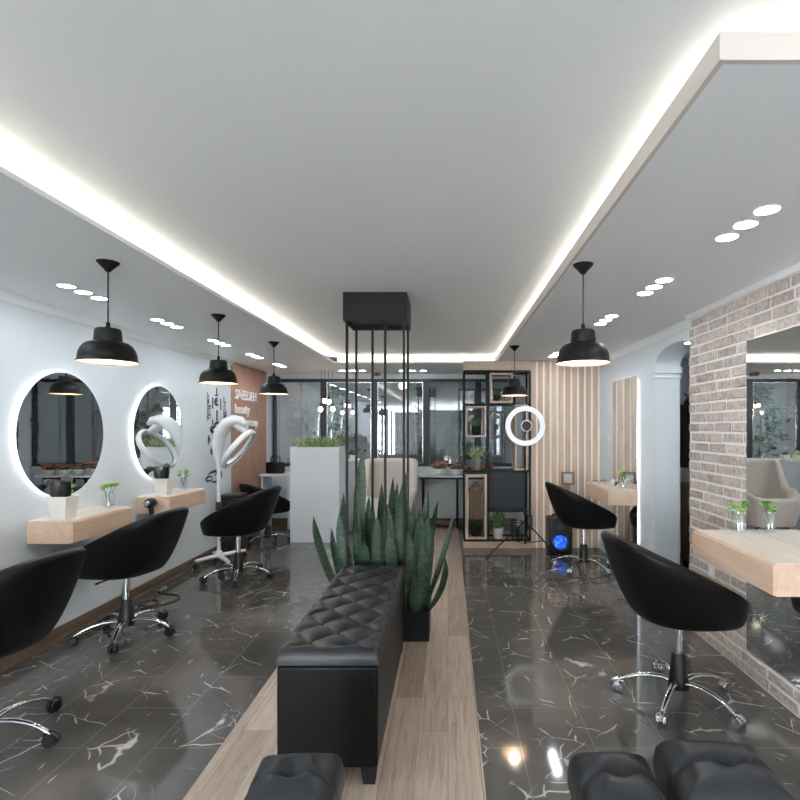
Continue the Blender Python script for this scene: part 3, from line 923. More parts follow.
lf3 = [(0, 0, .09, .02, .88, .06, (0, 0, 0)), (-.04, 0, -.02, .03, .80, .055, (0, 0, 0)), (-.06, .04, -.06, .06, .78, .055, (0, 0, 0)), (.03, .05, .16, .1, .79, .05, (.0, 0, 0)),
       (.05, 0, .275, -.02, .70, .042, (.02, 0, 0)), (.06, -.05, .215, -.12, .41, .06, (.04, 0, -.02)), (.0, -.06, .03, -.08, .76, .075, (0, 0, 0)),
       (.04, -.04, .09, -.06, .70, .07, (0, 0, 0)), (-.03, -.08, -.05, -.1, .60, .07, (0, 0, 0)), (.02, -.1, .05, -.13, .52, .07, (.02, 0, 0)), (.06, .02, .12, .03, .62, .06, (0, 0, 0)), (-.02, -.12, .0, -.14, .3, .05, (0, 0, 0))]
snake('right snake plant of the planter with a low leaf leaning out right', (-.235, 3.78, zs), lf3, 3)

# ------------------------------------------------------------------ tall white planter with grass
t = thing('tall_planter', 'tall plain white box planter with pale grass before the back windows', 'planter', (-1.74, 6.72, 0))
mb = MB()
a, d, h, w = .322, .36, 1.25, .02
mb.box(-a, a, 0, w, 0, h); mb.box(-a, a, d-w, d, 0, h); mb.box(-a, -a+w, w, d-w, 0, h); mb.box(a-w, a, w, d-w, 0, h); mb.box(-a+w, a-w, w, d-w, h-.09, h-.06)
mb.build('box', M['white_matt'], t, bevel=.004)
t2 = thing('grass_plant', 'tuft of arching pale green grass growing atop the tall white planter', 'plant', (-1.74, 6.90, h-.06))
mb = MB(); rr = random.Random(11)
for k in range(420):
    bx, by = rr.uniform(-.25, .25), rr.uniform(-.12, .12)
    an = rr.uniform(0, 2*PI); L_ = rr.uniform(.05, .15)
    tip = Vector((bx+L_*math.cos(an), by+L_*math.sin(an), rr.uniform(.04, .20)))
    mb.blade((bx, by, -.002), tip, .011, (0, 0, rr.uniform(.03, .08)), (math.cos(an), math.sin(an), .2), 6, .2)
mb.build('leaves', M['leaf_pale'], t2)

# white tub beside the armchair with cacti
t = thing('white_tub', 'round white tapered tub table beside the cream armchair', 'side table', (-1.50, 7.58, 0))
MB().lathe([(.17, 0), (.18, .01), (.235, 1.0), (.25, 1.015), (.25, 1.04), (.235, 1.04), (.22, 1.03), (0, 1.03)], seg=40).build('tub', M['white_matt'], t)
def cactus(x, y, label, kind, z=1.03):
    t = thing('potted_cactus', label, 'cactus', (x, y, z), 0, 'small potted cacti')
    def sq(a, zz): return [Vector((p*a, q*a, zz)) for p, q in ((-1, -1), (1, -1), (1, 1), (-1, 1))]
    MB().loft([sq(.040, 0), sq(.046, .075), sq(.041, .075), sq(.038, .06)]).build('pot', M['white_pot'] if kind else M['dark_grey'], t, bevel=.003)
    seg = 28; rings = []
    H = .085 if kind == 1 else .06
    for i in range(9):
        ph = PI*i/8
        r0 = .034*math.sin(ph)
        rings.append([Vector((max(r0, .0005)*(1+.12*math.cos(9*2*PI*k/seg))*math.cos(2*PI*k/seg), max(r0, .0005)*(1+.12*math.cos(9*2*PI*k/seg))*math.sin(2*PI*k/seg), .062+H/2*(1-math.cos(ph)))) for k in range(seg)])
    MB().loft(rings).build('stem', M['leaf_pale'] if kind == 1 else M['leaf_dark'], t)
cactus(-1.60, 7.53, 'small dark cactus pot on the white tub, nearest the tall white planter', 0)
cactus(-1.50, 7.45, 'pale ball cactus in a white pot on the white tub', 1)
cactus(-1.39, 7.55, 'dark round cactus in a white pot on the white tub, armchair side', 2)

# cream armchair
t = thing('armchair', 'cream upholstered high back lounge chair behind the snake plants', 'armchair', (-.82, 7.20, 0), -PI/2)
def arz(x, y):
    u = (.40-x)/.80
    k = max(0, min(1, (u-.45)/.33)); k = k*k*(3-2*k)
    e = max(0, (abs(y)-.24)/.14); 
    return .50+.12*min(1, u/.3)+.38*k
rings, bt = shell_rings(.40, .40, .40, .17, arz, (.02, .34, .33), .12, .36, ex=3.4)
MB().loft(rings).build('shell', M['fabric'], t, angle=70)
cush = []
for sc, z in ((.9, .36), (1.0, .38), (1.02, .42), (1.0, .46), (.9, .475), (.5, .485), (.2, .487)):
    cush.append([Vector((.03+(p.x-.02)*sc*.95, p.y*sc*.95, z)) for p in bt])
MB().loft(cush).build('seat_cushion', M['fabric'], t, angle=70)
for sx in (-1, 1):
    for sy in (-1, 1):
        MB().tube([(.02+sx*.27, sy*.24, 0), (.02+sx*.22, sy*.20, .18)], [.014, .022], 12).build('leg', M['dark_wood'], t)

# flower table
t = thing('flower_table', 'narrow white topped table with dark legs under the back windows', 'table', (.085, 7.80, 0))
MB().box(-.615, .615, -.17, .17, .765, .79).build('tabletop', M['white_gloss'], t, bevel=.004)
mb = MB(); mb.box(-.52, .52, -.14, -.12, .735, .764); mb.box(-.52, .52, .12, .14, .735, .764); mb.box(-.52, -.50, -.12, .12, .735, .764); mb.box(.50, .52, -.12, .12, .735, .764)
mb.build('apron', M['black_metal'], t)
for lx in (-.46, .055, .50):
    for y in (-.13, .13):
        MB().box(lx-.014, lx+.014, y-.014, y+.014, 0, .735).build('leg', M['black_metal'], t)
MB().box(-.445, .040, -.11, .11, .05, .075).build('lower_shelf', M['dark_wood'], t)
def flower_pot(x, label, potm, red, seed, s=1.0):
    rr = random.Random(seed)
    t = thing('potted_flower', label, 'flower pot', (x, 7.78, .79), 0, 'potted flowers on the white table')
    t.scale = (s,)*3
    MB().lathe([(.06, 0), (.085, .02), (.095, .075), (.085, .105), (.080, .105), (.085, .075), (.0, .07)], seg=24, cap1=False).build('pot', potm, t)
    fl = MB(); lv = MB()
    for k in range(46):
        a = rr.uniform(0, 2*PI); r = rr.random()**.6*.12
        p = Vector((r*math.cos(a), r*math.sin(a), .075))
        q = Vector((r*1.35*math.cos(a), r*1.35*math.sin(a), rr.uniform(.11, .17)))
        p = Vector((p.x*.5, p.y*.5, .075))
        lv.blade(p, q, .04, (0, 0, .02), (math.cos(a), math.sin(a), .6), 5)
    for k in range(30 if red else 8):
        a = rr.uniform(0, 2*PI); r = rr.random()**.6*.125
        c = Vector((r*math.cos(a), r*math.sin(a), rr.uniform(.14, .20)))
        for q in range(5):
            b = 2*PI*q/5+a
            fl.blade(c, c+Vector((.034*math.cos(b), .034*math.sin(b), .012)), .028, face=(0, 0, 1), seg=3)
    lv.build('foliage', M['leaf_mid'], t); fl.build('blossom', M['flower'], t)
flower_pot(-.12, 'pot of orange red flowers on the white table, leftmost', M['white_pot'], True, 1, .95)
flower_pot(.13, 'green flower pot with few orange blossoms on the white table, beside the shelf post', M['white_pot'], False, 2, .85)
flower_pot(.36, 'pot of orange red flowers on the white table, hidden behind the shelf', M['white_pot'], True, 3, .8)
flower_pot(.58, 'rightmost pot of flowers on the white table behind the shelf', M['white_pot'], True, 4, .8)

# ------------------------------------------------------------------ black metal display shelf with wooden boxes
SX0, SX1, SY0, SY1 = .192, 1.035, 6.42, 6.74
t = thing('display_shelf', 'black metal shelf frame with wooden cubes in front of the back windows', 'shelf', (SX0, SY0, 0))
W, D = SX1-SX0, SY1-SY0
b = .022
Z0, Z1 = .085, 2.22
mb = MB()
for x in (0, .30, W-b):
    for y in (0, D-b):
        mb.box(x, x+b, y, y+b, Z0, Z1)
for z in (Z0, .945, 1.785, Z1-b):
    for y in (0, D-b): mb.box(b, W-b, y+.001, y+b-.001, z, z+b)
    for x in (0, .30, W-b): mb.box(x+.001, x+b-.001, b, D-b, z, z+b)
mb.build('frame', M['black_metal'], t)
MB().box(0, W, 0, D, Z1+.002, ZC-.004).build('top_board', M['box_wood'], t, bevel=.002)
MB().box(0, W, 0, D, 0, Z0-.002).build('plinth', M['plinth_wood'], t, bevel=.002)
def wbox(x0, x1, z0, z1, th=.022, y0=-.01, y1=None):
    y1 = D-.03 if y1 is None else y1
    mb = MB()
    mb.box(x0, x1, y0, y1, z0, z0+th); mb.box(x0, x1, y0, y1, z1-th, z1)
    mb.box(x0, x0+th, y0, y1, z0+th, z1-th); mb.box(x1-th, x1, y0, y1, z0+th, z1-th)
    return mb.build('wooden_cube', M['box_wood'], t, bevel=.002)
wbox(.030, .292, .112, .925, .03)                # lower left tall box
wbox(.030, .285, 1.385, 1.775)                   # mid left
wbox(.335, .615, 1.815, 2.185)                   # upper middle
wbox(.640, .80, .975, 1.795)                     # tall right
MB().box(.315, .815, D-.02, D-.012, .45, .94).build('back_panel', M['frame_metal'], t)
MB().box(.325, W-.025, .03, D-.024, .448, .458).build('glass_shelf', M['smoked'], t)
MB().box(b, .30, b, D-b, .950, .966).build('shelf_board', M['black_metal'], t)

def pot_plant(x, y, z, label, s, potm, leafm, n, up, seed, r=.05, hp=.08, spread=.1, wid=.018):
    rr = random.Random(seed)
    t = thing('potted_plant', label, 'plant', (x, y, z), 0, 'potted plants on the metal shelf')
    t.scale = (s,)*3
    MB().lathe([(r*.75, 0), (r*.8, .004), (r, hp-.01), (r*1.06, hp-.008), (r*1.06, hp), (r*.94, hp), (r*.9, hp-.012), (0, hp-.012)], seg=24).build('pot', potm, t)
    mb = MB()
    for k in range(n):
        a = rr.uniform(0, 2*PI); q = rr.uniform(.35, 1)*spread
        tip = Vector((q*math.cos(a), q*math.sin(a), hp+rr.uniform(.15, 1)*up*(1.1-.5*q/spread)))
        mb.blade((.3*r*math.cos(a), .3*r*math.sin(a), hp-.015), tip, wid, (0, 0, up*.22), (math.cos(a), math.sin(a), .3), 6)
    mb.build('foliage', leafm, t)
pot_plant(SX0+.16, SY0+.10, .967, 'spider plant in a grey pot on the black metal shelf', 1.0, M['grey_pot'], M['leaf_pale'], 95, .22, 1, .075, .135, .17, .02)
pot_plant(SX0+.16, SY0+.12, 1.408, 'dark plant in a black pot inside the middle left wooden cube', 1.0, M['black_plastic'], M['leaf_mid'], 50, .14, 2, .055, .12, .085, .03)
pot_plant(SX0+.43, SY0+.10, 1.838, 'dark bushy plant in a black pot inside the upper wooden cube', 1.0, M['black_plastic'], M['leaf_dark'], 60, .10, 3, .055, .08, .07, .03)
pot_plant(SX0+.155, SY0+.05, .143, 'dark bushy plant in a black pot inside the tall lower wooden cube', 1.0, M['black_plastic'], M['leaf_dark'], 90, .13, 4, .065, .12, .095, .026)
pot_plant(SX0+.44, SY0+.10, .108, 'bushy pale green plant in a white pot on the lowest shelf level', 1.0, M['white_pot'], M['leaf_mid'], 170, .24, 5, .07, .13, .12, .034)
# lantern
t = thing('wooden_lantern', 'weathered brown wooden lantern inside the tall lower wooden cube', 'lantern', (SX0+.16, SY0+.22, .143))
mb = MB()
for sx in (-1, 1):
    for sy in (-1, 1): mb.box(sx*.065-.01, sx*.065+.01, sy*.055-.01, sy*.055+.01, .04, .54)
mb.box(-.08, .08, -.068, .068, 0, .04)
mb.build('frame', M['lantern_wood'], t, bevel=.002)
mb = MB(); 
def sq2(a, b_, z): return [Vector((p*a, q*b_, z)) for p, q in ((-1, -1), (1, -1), (1, 1), (-1, 1))]
mb.loft([sq2(.088, .072, .54), sq2(.088, .072, .565), sq2(.05, .045, .60), sq2(.05, .045, .615)])
mb.build('roof', M['lantern_wood'], t)
MB().box(-.058, .058, -.05, .05, .045, .535).build('panel', M['lantern_wood'], t)
MB().torus((0, 0, .635), .024, .005, 20, 6, mat=Matrix.Rotation(PI/2, 4, 'X')).build('handle', M['black_metal'], t)
# small black framed crate at lower right of shelf
t = thing('small_terrarium', 'small dark framed glass box with greenery at the lower right of the shelf', 'terrarium', (SX0+.68, SY0+.09, .108))
mb = MB(); a, h = .065, .22
for sx in (-1, 1):
    for sy in (-1, 1): mb.box(sx*a-.006, sx*a+.006, sy*a-.006, sy*a+.006, 0, h)
for z in (0, h-.012):
    for s_ in (-1, 1):
        mb.box(-a+.006, a-.006, s_*a-.006, s_*a+.006, z, z+.012); mb.box(s_*a-.006, s_*a+.006, -a+.006, a-.006, z, z+.012)
mb.build('frame', M['black_metal'], t)
for s_ in (-1, 1): MB().box(-a+.006, a-.006, s_*a-.001, s_*a+.001, .012, h-.012).build('pane', M['clear'], t)
mb = MB(); rr = random.Random(4)
for k in range(50):
    a2 = rr.uniform(0, 2*PI)
    mb.blade((.02*math.cos(a2), .02*math.sin(a2), .012), (.048*math.cos(a2)*rr.random(), .048*math.sin(a2), rr.uniform(.05, .17)), .02, seg=4)
mb.build('greenery', M['leaf_dark'], t)

# ------------------------------------------------------------------ slat wall
t = thing('slat_panel', 'wall panel of vertical taupe wood slats with pale gaps', 'wall panel', (1.035, 6.45, 0))
MB().box(.002, XR-1.035-.002, .0, .024, 0, ZC-.003).build('backing', M['slat_gap'], t)
mb = MB()
n = 10; pitch = (XR-1.04)/n
for k in range(n):
    x = .003+k*pitch
    mb.box(x, x+pitch-.023, -.009, -.0005, .0, ZC-.004)
mb.build('slats', M['slat_wood'], t, bevel=.002)
t = thing('framed_wall_box', 'small brown wooden frame on the slat wall above the far right chair', 'frame', (1.49, 6.427, .80))
mb = MB(); a, h, th = .075, .15, .014
mb.box(-a, a, -.05, 0, 0, th); mb.box(-a, a, -.05, 0, h-th, h); mb.box(-a, -a+th, -.05, 0, th, h-th); mb.box(a-th, a, -.05, 0, th, h-th)
mb.build('frame', M['lantern_wood'], t, bevel=.002)
MB().box(-a+th, a-th, -.008, -.001, th, h-th).build('back_plate', M['slat_gap'], t)
MB().box(-a+.022, a-.022, -.02, -.009, .04, .10).build('switch_plate', M['white_gloss'], t, bevel=.003)

# ring light
t = thing('ring_light', 'glowing white ring light on a black tripod before the slat wall', 'ring light', (.91, 6.08, 0))
rz = 1.525
rx = Matrix.Rotation(PI/2, 4, 'X')
MB().torus((0, -.02, rz), .205, .030, 64, 14, mat=rx, sq=.55).build('ring_lamp', M['ring'], t)
MB().torus((0, .004, rz), .205, .027, 64, 10, mat=rx, sq=.5).build('ring_housing', M['white_gloss'], t)
MB().tube([(0, 0, .13), (0, 0, rz-.225)], .010, 12).build('pole', M['black_metal'], t)
MB().tube([(0, .0, rz-.23), (0, 0, rz-.17)], .016, 12).build('tilt_joint', M['black_plastic'], t)
MB().lathe([(.018, .48), (.022, .485), (.022, .56), (.016, .565)], seg=16).build('clamp', M['black_plastic'], t)
MB().box(.02, .085, -.03, .01, .30, .47).build('control_box', M['black_plastic'], t, bevel=.006)
MB().tube([(0, -.005, rz-.17), (.0, -.02, rz-.1), (.01, -.03, rz-.06)], .006, 8).build('gooseneck', M['dark_grey'], t)
MB().torus((.012, -.03, rz), .062, .007, 36, 8, mat=rx).build('mirror_rim', M['white_gloss'], t)
MB().lathe([(.060, -.002), (.060, .002)], seg=36, mat=Matrix.Translation((.012, -.03, rz)) @ rx).build('small_lens', M['black_plastic'], t)
for a in (math.radians(200), math.radians(318), math.radians(80)):
    L_ = .50 if a > PI else .42
    lg = MB().tube([(.01*math.cos(a), .01*math.sin(a), .40), (L_*math.cos(a), L_*math.sin(a), .012)], .008, 8).build('leg', M['black_metal'], t)
    MB().ball((L_*math.cos(a), L_*math.sin(a), .012), .012, 10).build('foot', M['black_plastic'], lg)
    MB().tube([(0, 0, .14), (L_*.5*math.cos(a), L_*.5*math.sin(a), .206)], .005, 6).build('brace', M['black_metal'], t)

# speaker with blue light
t = thing('party_speaker', 'black floor speaker with a blue glowing woofer by the slat wall', 'speaker', (1.335, 6.08, 0))
MB().box(-.135, .135, 0, .26, .01, .43).build('cabinet', M['black_plastic'], t, bevel=.02, bseg=3)
ry = Matrix.Translation((-.01, -.002, .155)) @ Matrix.Rotation(PI/2, 4, 'X')
MB().torus((-.01, -.003, .155), .098, .010, 40, 8, mat=Matrix.Rotation(PI/2, 4, 'X')).build('woofer_ring', M['dark_grey'], t)
MB().lathe([(.082, 0), (.080, .004), (.05, -.001), (.04, .012), (0, .02)], seg=36, mat=ry, cap0=True).build('woofer_cone', M['blue'], t)
MB().lathe([(.045, 0), (.045, .006), (.03, .004), (0, .01)], seg=28, mat=Matrix.Translation((-.01, -.002, .33)) @ Matrix.Rotation(PI/2, 4, 'X')).build('tweeter', M['dark_grey'], t)
MB().tube([(-.08, .13, .425), (-.07, .13, .46), (.07, .13, .46), (.08, .13, .425)], .010, 10).build('handle', M['black_plastic'], t)
for sx in (-1, 1):
    for y in (.05, .21): MB().lathe([(.014, 0), (.016, .012)], (sx*.10, y, 0), 12).build('foot', M['black_plastic'], t)

# small things on the far right shelf
t = thing('eyeglasses', 'dark wire spectacles lying on the far right shelf', 'glasses', (1.68, 5.62, .893), .3)
for s_ in (-1, 1):
    MB().torus((s_*.033, 0, .022), .021, .0022, 24, 6, mat=Matrix.Rotation(PI/2, 4, 'X')).build('lens_rim', M['black_metal'], t)
    MB().tube([(s_*.055, 0, .03), (s_*.06, .07, .03), (s_*.058, .12, .006)], .0022, 6).build('temple', M['black_metal'], t)
MB().tube([(-.012, 0, .026), (0, 0, .031), (.012, 0, .026)], .0022, 6).build('bridge', M['black_metal'], t)
t = thing('candle_jar', 'small white lidded jar on the far right shelf by the tall mirror', 'jar', (1.80, 5.62, .893))
MB().lathe([(.022, 0), (.024, .004), (.024, .04), (.02, .045)], seg=20).build('jar', M['white_pot'], t)
MB().lathe([(.024, .0455), (.024, .055), (.006, .057), (.008, .066), (0, .068)], seg=20).build('lid', M['steel'], t)
t = thing('desk_clip', 'dark hair clamp lying on the far right shelf before the mirror', 'hair clip', (1.76, 5.38, .893), .9)
for s_ in (-1, 1):
    MB().blade((-.05, s_*.004, .01), (.05, s_*.012, .018), .022, (0, 0, .022), (0, s_, .3), 8, .15).build('jaw', M['black_plastic'], t)
MB().torus((0, 0, .025), .009, .003, 16, 6, mat=Matrix.Rotation(PI/2, 4, 'X')).build('spring', M['steel'], t)

# ------------------------------------------------------------------ hair steamer
t = thing('hair_steamer', 'white hair steamer with a tilted ring hood on a wheeled stand', 'hair steamer', (-2.52, 5.66, 0))
bz = .085
for a, L_ in ((math.radians(60), .34), (math.radians(-48), .30), (math.radians(125), .24), (math.radians(-130), .25)):
    p = Vector((L_*math.cos(a), L_*math.sin(a), 0))
    lg = MB().tube([(.01*math.cos(a), .01*math.sin(a), bz+.015), (p.x*.6, p.y*.6, bz+.008), (p.x, p.y, bz)], [.028, .026, .022], 10, squash=.8, up=(0, 0, 1)).build('leg', M['white_gloss'], t)
    mb = MB()
    tg = Vector((-math.sin(a), math.cos(a), 0))
    mt = Matrix.Translation(p+Vector((0, 0, .028))) @ tg.to_track_quat('Z', 'X').to_matrix().to_4x4()
    mb.lathe([(.008, -.016), (.026, -.014), (.028, 0), (.026, .014), (.008, .016)], seg=18, mat=mt)
    mb.tube([p+Vector((0, 0, .03)), p+Vector((0, 0, .075))], .009, 8)
    mb.build('caster', M['black_plastic'], lg)
MB().lathe([(.045, bz), (.04, .14), (.022, .16), (.020, 1.16)], seg=20).build('pole', M['white_gloss'], t)
MB().lathe([(.030, .60), (.032, .61), (.032, .68), (.028, .69)], seg=20).build('height_collar', M['dark_grey'], t)
# swan shaped arm
ctl = [(0, 0, 1.10), (-.01, -.01, 1.22), (.01, -.03, 1.36), (.06, -.05, 1.48), (.13, -.07, 1.555), (.21, -.08, 1.59), (.28, -.08, 1.58), (.33, -.08, 1.54)]
MB().tube(ctl, [.04, .068, .095, .112, .108, .095, .075, .035], 18, squash=.6, up=(-.75, 0, .65)).build('hood_arm', M['white_gloss'], t)
MB().tube([(.20, -.06, 1.55), (.25, -.05, 1.51), (.325, -.05, 1.46)], [.06, .07, .05], 16, squash=.7).build('hood_neck', M['white_gloss'], t)
nrm = Vector((.79, .05, -.61)).normalized()
q = nrm.to_track_quat('Z', 'Y').to_matrix().to_4x4()
MB().torus((.245, -.06, 1.275), .235, .022, 64, 14, mat=q, sq=1.5).build('hood_ring', M['white_gloss'], t)
MB().torus((.245+nrm.x*.012, -.06+nrm.y*.012, 1.275+nrm.z*.012), .212, .010, 64, 10, mat=q).build('inner_ring', M['steel'], t)

# power cable on the floor
pts = [(-2.70, 4.3, .30), (-2.69, 4.25, .12), (-2.66, 4.2, .008), (-2.58, 4.22, .006), (-2.50, 4.32, .006), (-2.50, 4.45, .006), (-2.60, 4.48, .006), (-2.63, 4.38, .006), (-2.54, 4.30, .012), (-2.42, 4.36, .006), (-2.36, 4.52, .006), (-2.44, 4.62, .006), (-2.58, 4.66, .006), (-2.68, 4.75, .006)]
sm = []
for i in range(len(pts)-1):
    p0, p1, p2, p3 = [Vector(pts[max(0, min(len(pts)-1, i+k))]) for k in (-1, 0, 1, 2)]
    for k in range(6):
        u = k/6
        sm.append(.5*((2*p1)+(p2-p0)*u+(2*p0-5*p1+4*p2-p3)*u*u+(3*p1-p0-3*p2+p3)*u**3))
for p in sm: p.z = max(p.z, .0055)
tag(MB().tube(sm, .005, 8).build('power_cable', M['black_plastic']), 'thin black power cable looping on the marble by the left wall', 'cable')

# ------------------------------------------------------------------ wall decal and sign
mb = MB(); xd = .003
def U(x, y): return ((x-40)/125*.56, (745-y)/600*1.06)
def bar(x0, x1, y0, y1):
    a, b_ = U(x0, y1), U(x1, y0)
    mb.box(0, xd, a[0], b_[0], a[1], b_[1])
def arc(x, y, rx_, ry_, a0, a1, w=.012):
    c = U(x, y); n = 18
    ro, ri = [], []
    for i in range(n+1):
        a = math.radians(a0+(a1-a0)*i/n)
        e = w*math.sin(PI*(i+.6)/(n+1.2))+.003
        ex, ey = rx_/125*.56, ry_/600*1.06
        ro.append((c[0]+(ex+e/2)*math.cos(a), c[1]+(ey+e/2)*math.sin(a)))
        ri.append((c[0]+(ex-e/2)*math.cos(a), c[1]+(ey-e/2)*math.sin(a)))
    mb.prism(ro+list(reversed(ri)), 'X', 0, xd)
rr = random.Random(9)
for x0, y0, y1 in ((46, 160, 345), (52, 175, 335), (60, 240, 330), (142, 178, 352), (149, 205, 345), (155, 260, 330)):
    y = y0
    while y < y1:
        h = rr.uniform(6, 20); bar(x0+rr.uniform(-1, 1), x0+rr.uniform(2.5, 5.5), y, min(y+h, y1)); y += h+rr.uniform(2, 8)
arc(103, 215, 13, 22, 60, 320, .03); arc(103, 215, 5, 8, 0, 300, .014)
arc(99, 160, 10, 14, 200, 340, .012)
bar(97, 102, 120, 170); bar(98, 105, 272, 345); bar(74, 80, 190, 262); bar(122, 127, 192, 268)
arc(106, 378, 18, 24, 0, 330, .03); arc(92, 405, 20, 22, 20, 350, .032); arc(78, 398, 14, 20, 90, 400, .025); arc(112, 372, 9, 9, 0, 300, .018)
for x0, y0, y1 in ((50, 438, 500), (57, 450, 482), (74, 335, 372), (104, 420, 452), (72, 512, 545)):
    bar(x0, x0+5, y0, y1)
arc(76, 545, 8, 16, 0, 340, .03); bar(92, 120, 595, 630); bar(97, 125, 612, 622); arc(118, 655, 12, 26, 90, 210, .012)
arc(92, 700, 42, 20, 20, 170, .03); arc(58, 722, 18, 14, 0, 350, .026); arc(110, 715, 20, 24, -60, 180, .026); arc(95, 735, 26, 16, 180, 330, .022)
o = mb.build('wall_decal', M['decal'], smooth=False); o.location = (XL+.001, 5.85, .875)
tag(o, 'black abstract calligraphy decal on the white left wall beside the sign panel', 'wall decal')

def lettering(body, size, y, z, parent, ext=.008):
    cu = bpy.data.curves.new('txt', 'FONT'); cu.body = body; cu.size = size; cu.extrude = ext; cu.align_x = 'LEFT'
    cu.offset = .0005
    o = bpy.data.objects.new('tmp', cu); COL.objects.link(o)
    dg = bpy.context.evaluated_depsgraph_get()
    me = bpy.data.meshes.new_from_object(o.evaluated_get(dg))
    COL.objects.unlink(o); bpy.data.objects.remove(o)
    n = bpy.data.objects.new('lettering', me); COL.objects.link(n)
    me.materials.clear(); me.materials.append(M['letter'])
    n.parent = parent; n.location = (ext, y, z); n.rotation_euler = (PI/2, 0, PI/2)
    return n
t = thing('wall_sign', 'white raised letters reading SAEEDEH beauty group on the brown wood panel', 'sign', (XL+.0185, 6.58, 1.40))
lettering('SAEEDEH', .18, 0, .475, t)
lettering('beauty', .18, .0, .29, t)
lettering('group', .18, .36, .12, t)

# ------------------------------------------------------------------ far left corner: desk, bag, trolley
t = thing('white_desk', 'white desk with drawers in the far left corner behind the tall planter', 'desk', (-2.36, 7.42, 0))
MB().box(-.36, .36, 0, .42, .80, .835).build('desktop', M['white_gloss'], t, bevel=.003)
MB().box(.04, .35, .02, .40, .03, .799).build('carcass', M['white_matt'], t)
for k in range(4):
    d = MB().box(.045, .345, .0, .0195, .05+k*.187, .225+k*.187).build('drawer', M['white_gloss'], t, bevel=.003)
    MB().tube([(.15, -.001, .17+k*.187), (.15, -.018, .17+k*.187), (.24, -.018, .17+k*.187), (.24, -.001, .17+k*.187)], .004, 8).build('handle', M['steel'], d)
MB().box(-.35, -.32, .03, .40, .0, .799).build('side_panel', M['white_matt'], t)
t = thing('handbag', 'black handbag with two upright handles standing on the white desk', 'handbag', (-2.53, 7.55, .836))
t.scale = (.86, .86, .86)
def rr_(a, b_, z): return [Vector((p*a, q*b_, z)) for p, q in ((-1, -.7), (-.85, -1), (.85, -1), (1, -.7), (1, .7), (.85, 1), (-.85, 1), (-1, .7))]
MB().loft([rr_(.13, .065, 0), rr_(.145, .07, .01), rr_(.155, .05, .14), rr_(.15, .03, .19)]).build('bag_body', M['leather'], t)
for s_ in (-1, 1):
    MB().tube([(-.08, s_*.03, .17), (-.075, s_*.03, .25), (-.03, s_*.03, .305), (.03, s_*.03, .305), (.075, s_*.03, .25), (.08, s_*.03, .17)], .007, 8).build('handle', M['leather'], t)
t = thing('salon_trolley', 'dark grey salon trolley between the steamer and the wood panel', 'trolley', (-2.58, 6.20, 0))
MB().box(-.12, .12, -.13, .13, .68, .71).build('top_tray', M['dark_grey'], t, bevel=.008)
MB().box(-.11, .11, -.115, .12, .09, .679).build('body', M['dark_grey'], t, bevel=.006)
for k in range(4):
    d = MB().box(-.105, .105, -.13, -.116, .10+k*.145, .235+k*.145).build('drawer', M['black_plastic'], t, bevel=.004)
    MB().box(-.04, .04, -.142, -.131, .19+k*.145, .205+k*.145).build('handle', M['dark_grey'], d)
for sx in (-1, 1):
    for sy in (-1, 1):
        mt = Matrix.Translation((sx*.09, sy*.09, .028)) @ Matrix.Rotation(PI/2, 4, 'Y')
        mb = MB().lathe([(.008, -.012), (.028, -.010), (.028, .010), (.008, .012)], seg=16, mat=mt)
        mb.tube([(sx*.09, sy*.09, .03), (sx*.09, sy*.09, .095)], .008, 8)
        mb.build('caster', M['black_plastic'], t)

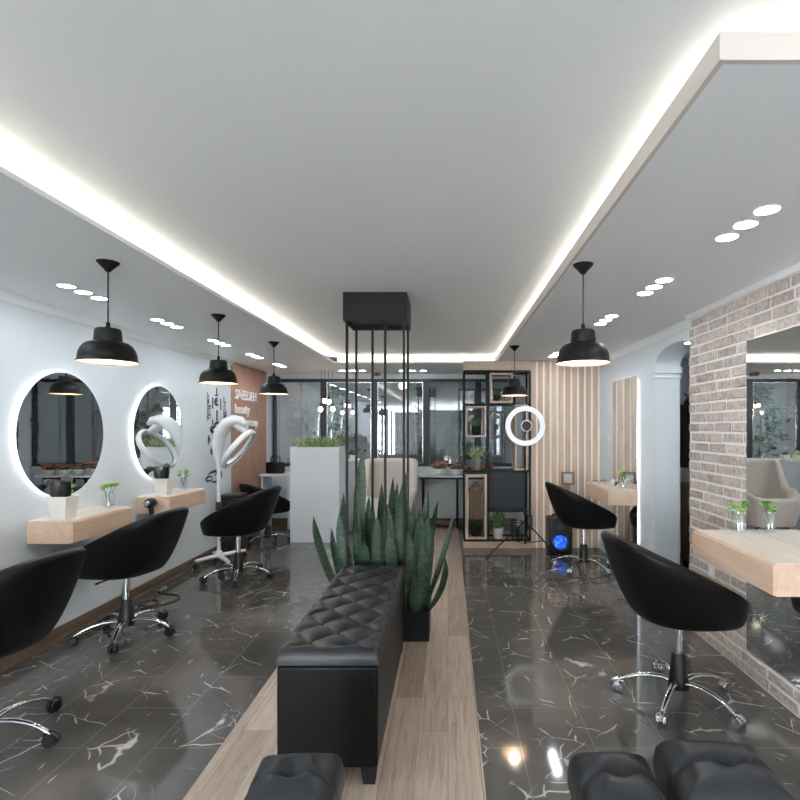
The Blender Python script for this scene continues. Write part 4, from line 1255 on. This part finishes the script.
# ------------------------------------------------------------------ passage behind the arch: coats and cabinet
t = thing('coat_rack', 'black coat stand in the dark passage behind the arch', 'coat rack', (2.86, 6.0, 0))
MB().tube([(0, 0, .0), (0, 0, 1.95)], .016, 10).build('pole', M['black_metal'], t)
MB().lathe([(.14, 0), (.14, .01), (.03, .03)], seg=24).build('base', M['black_metal'], t)
for k in range(3):
    a = 2*PI*k/3-PI/2
    MB().tube([(0, 0, 1.86), (.06*math.cos(a), .06*math.sin(a), 1.86), (.10*math.cos(a), .10*math.sin(a), 1.91)], .008, 8).build('hook', M['black_metal'], t)
t = thing('hanging_coat', 'black hooded coat hanging in the dark gap beside the brick wall', 'coat', (2.82, 5.86, 1.05))
rings = []
for z, a, b_ in ((0, .17, .07), (.1, .17, .08), (.45, .15, .075), (.65, .16, .07), (.76, .12, .06), (.82, .06, .05), (.88, .05, .04)):
    rings.append([Vector((a*(1+.08*math.cos(7*2*PI*i/40))*math.cos(2*PI*i/40), b_*(1+.08*math.cos(7*2*PI*i/40))*math.sin(2*PI*i/40), z)) for i in range(40)])
MB().loft(rings).build('coat_body', M['coat'], t)
for s_ in (-1, 1):
    MB().tube([(s_*.14, 0, .70), (s_*.19, -.02, .5), (s_*.19, -.03, .12)], [.05, .052, .042], 12).build('sleeve', M['coat'], t)
t = thing('passage_cabinet', 'low brown wooden cabinet in the dark passage behind the arch', 'cabinet', (2.80, 5.35, 0))
MB().box(-.22, .35, 0, .36, .06, .90).build('body', M['lantern_wood'], t, bevel=.003)
MB().box(-.21, .06, -.016, -.001, .08, .88).build('door', M['lantern_wood'], t, bevel=.002)
MB().box(.07, .34, -.016, -.001, .08, .88).build('door', M['lantern_wood'], t, bevel=.002)
MB().box(-.20, .33, .02, .34, 0, .059).build('base', M['black_plastic'], t)

# ------------------------------------------------------------------ world, camera, view
w = bpy.data.worlds.new('fill_sky'); scene.world = w; w.use_nodes = True  # bright even sky, added as fill through the side openings
w.node_tree.nodes['Background'].inputs[0].default_value = (.90, .95, 1, 1)
w.node_tree.nodes['Background'].inputs[1].default_value = 24
cd = bpy.data.cameras.new('camera'); cam = bpy.data.objects.new('camera', cd); COL.objects.link(cam)
cam.location = (0, 0, 1.5); cam.rotation_euler = (PI/2, 0, 0)
cd.sensor_width = 36; cd.lens = 36*515/800; cd.shift_x = -.06; cd.shift_y = .035
cd.clip_start = .05
scene.camera = cam
vs = scene.view_settings
vs.view_transform = 'Standard'; vs.look = 'None'; vs.gamma = 1; vs.use_curve_mapping = False; vs.exposure = .66
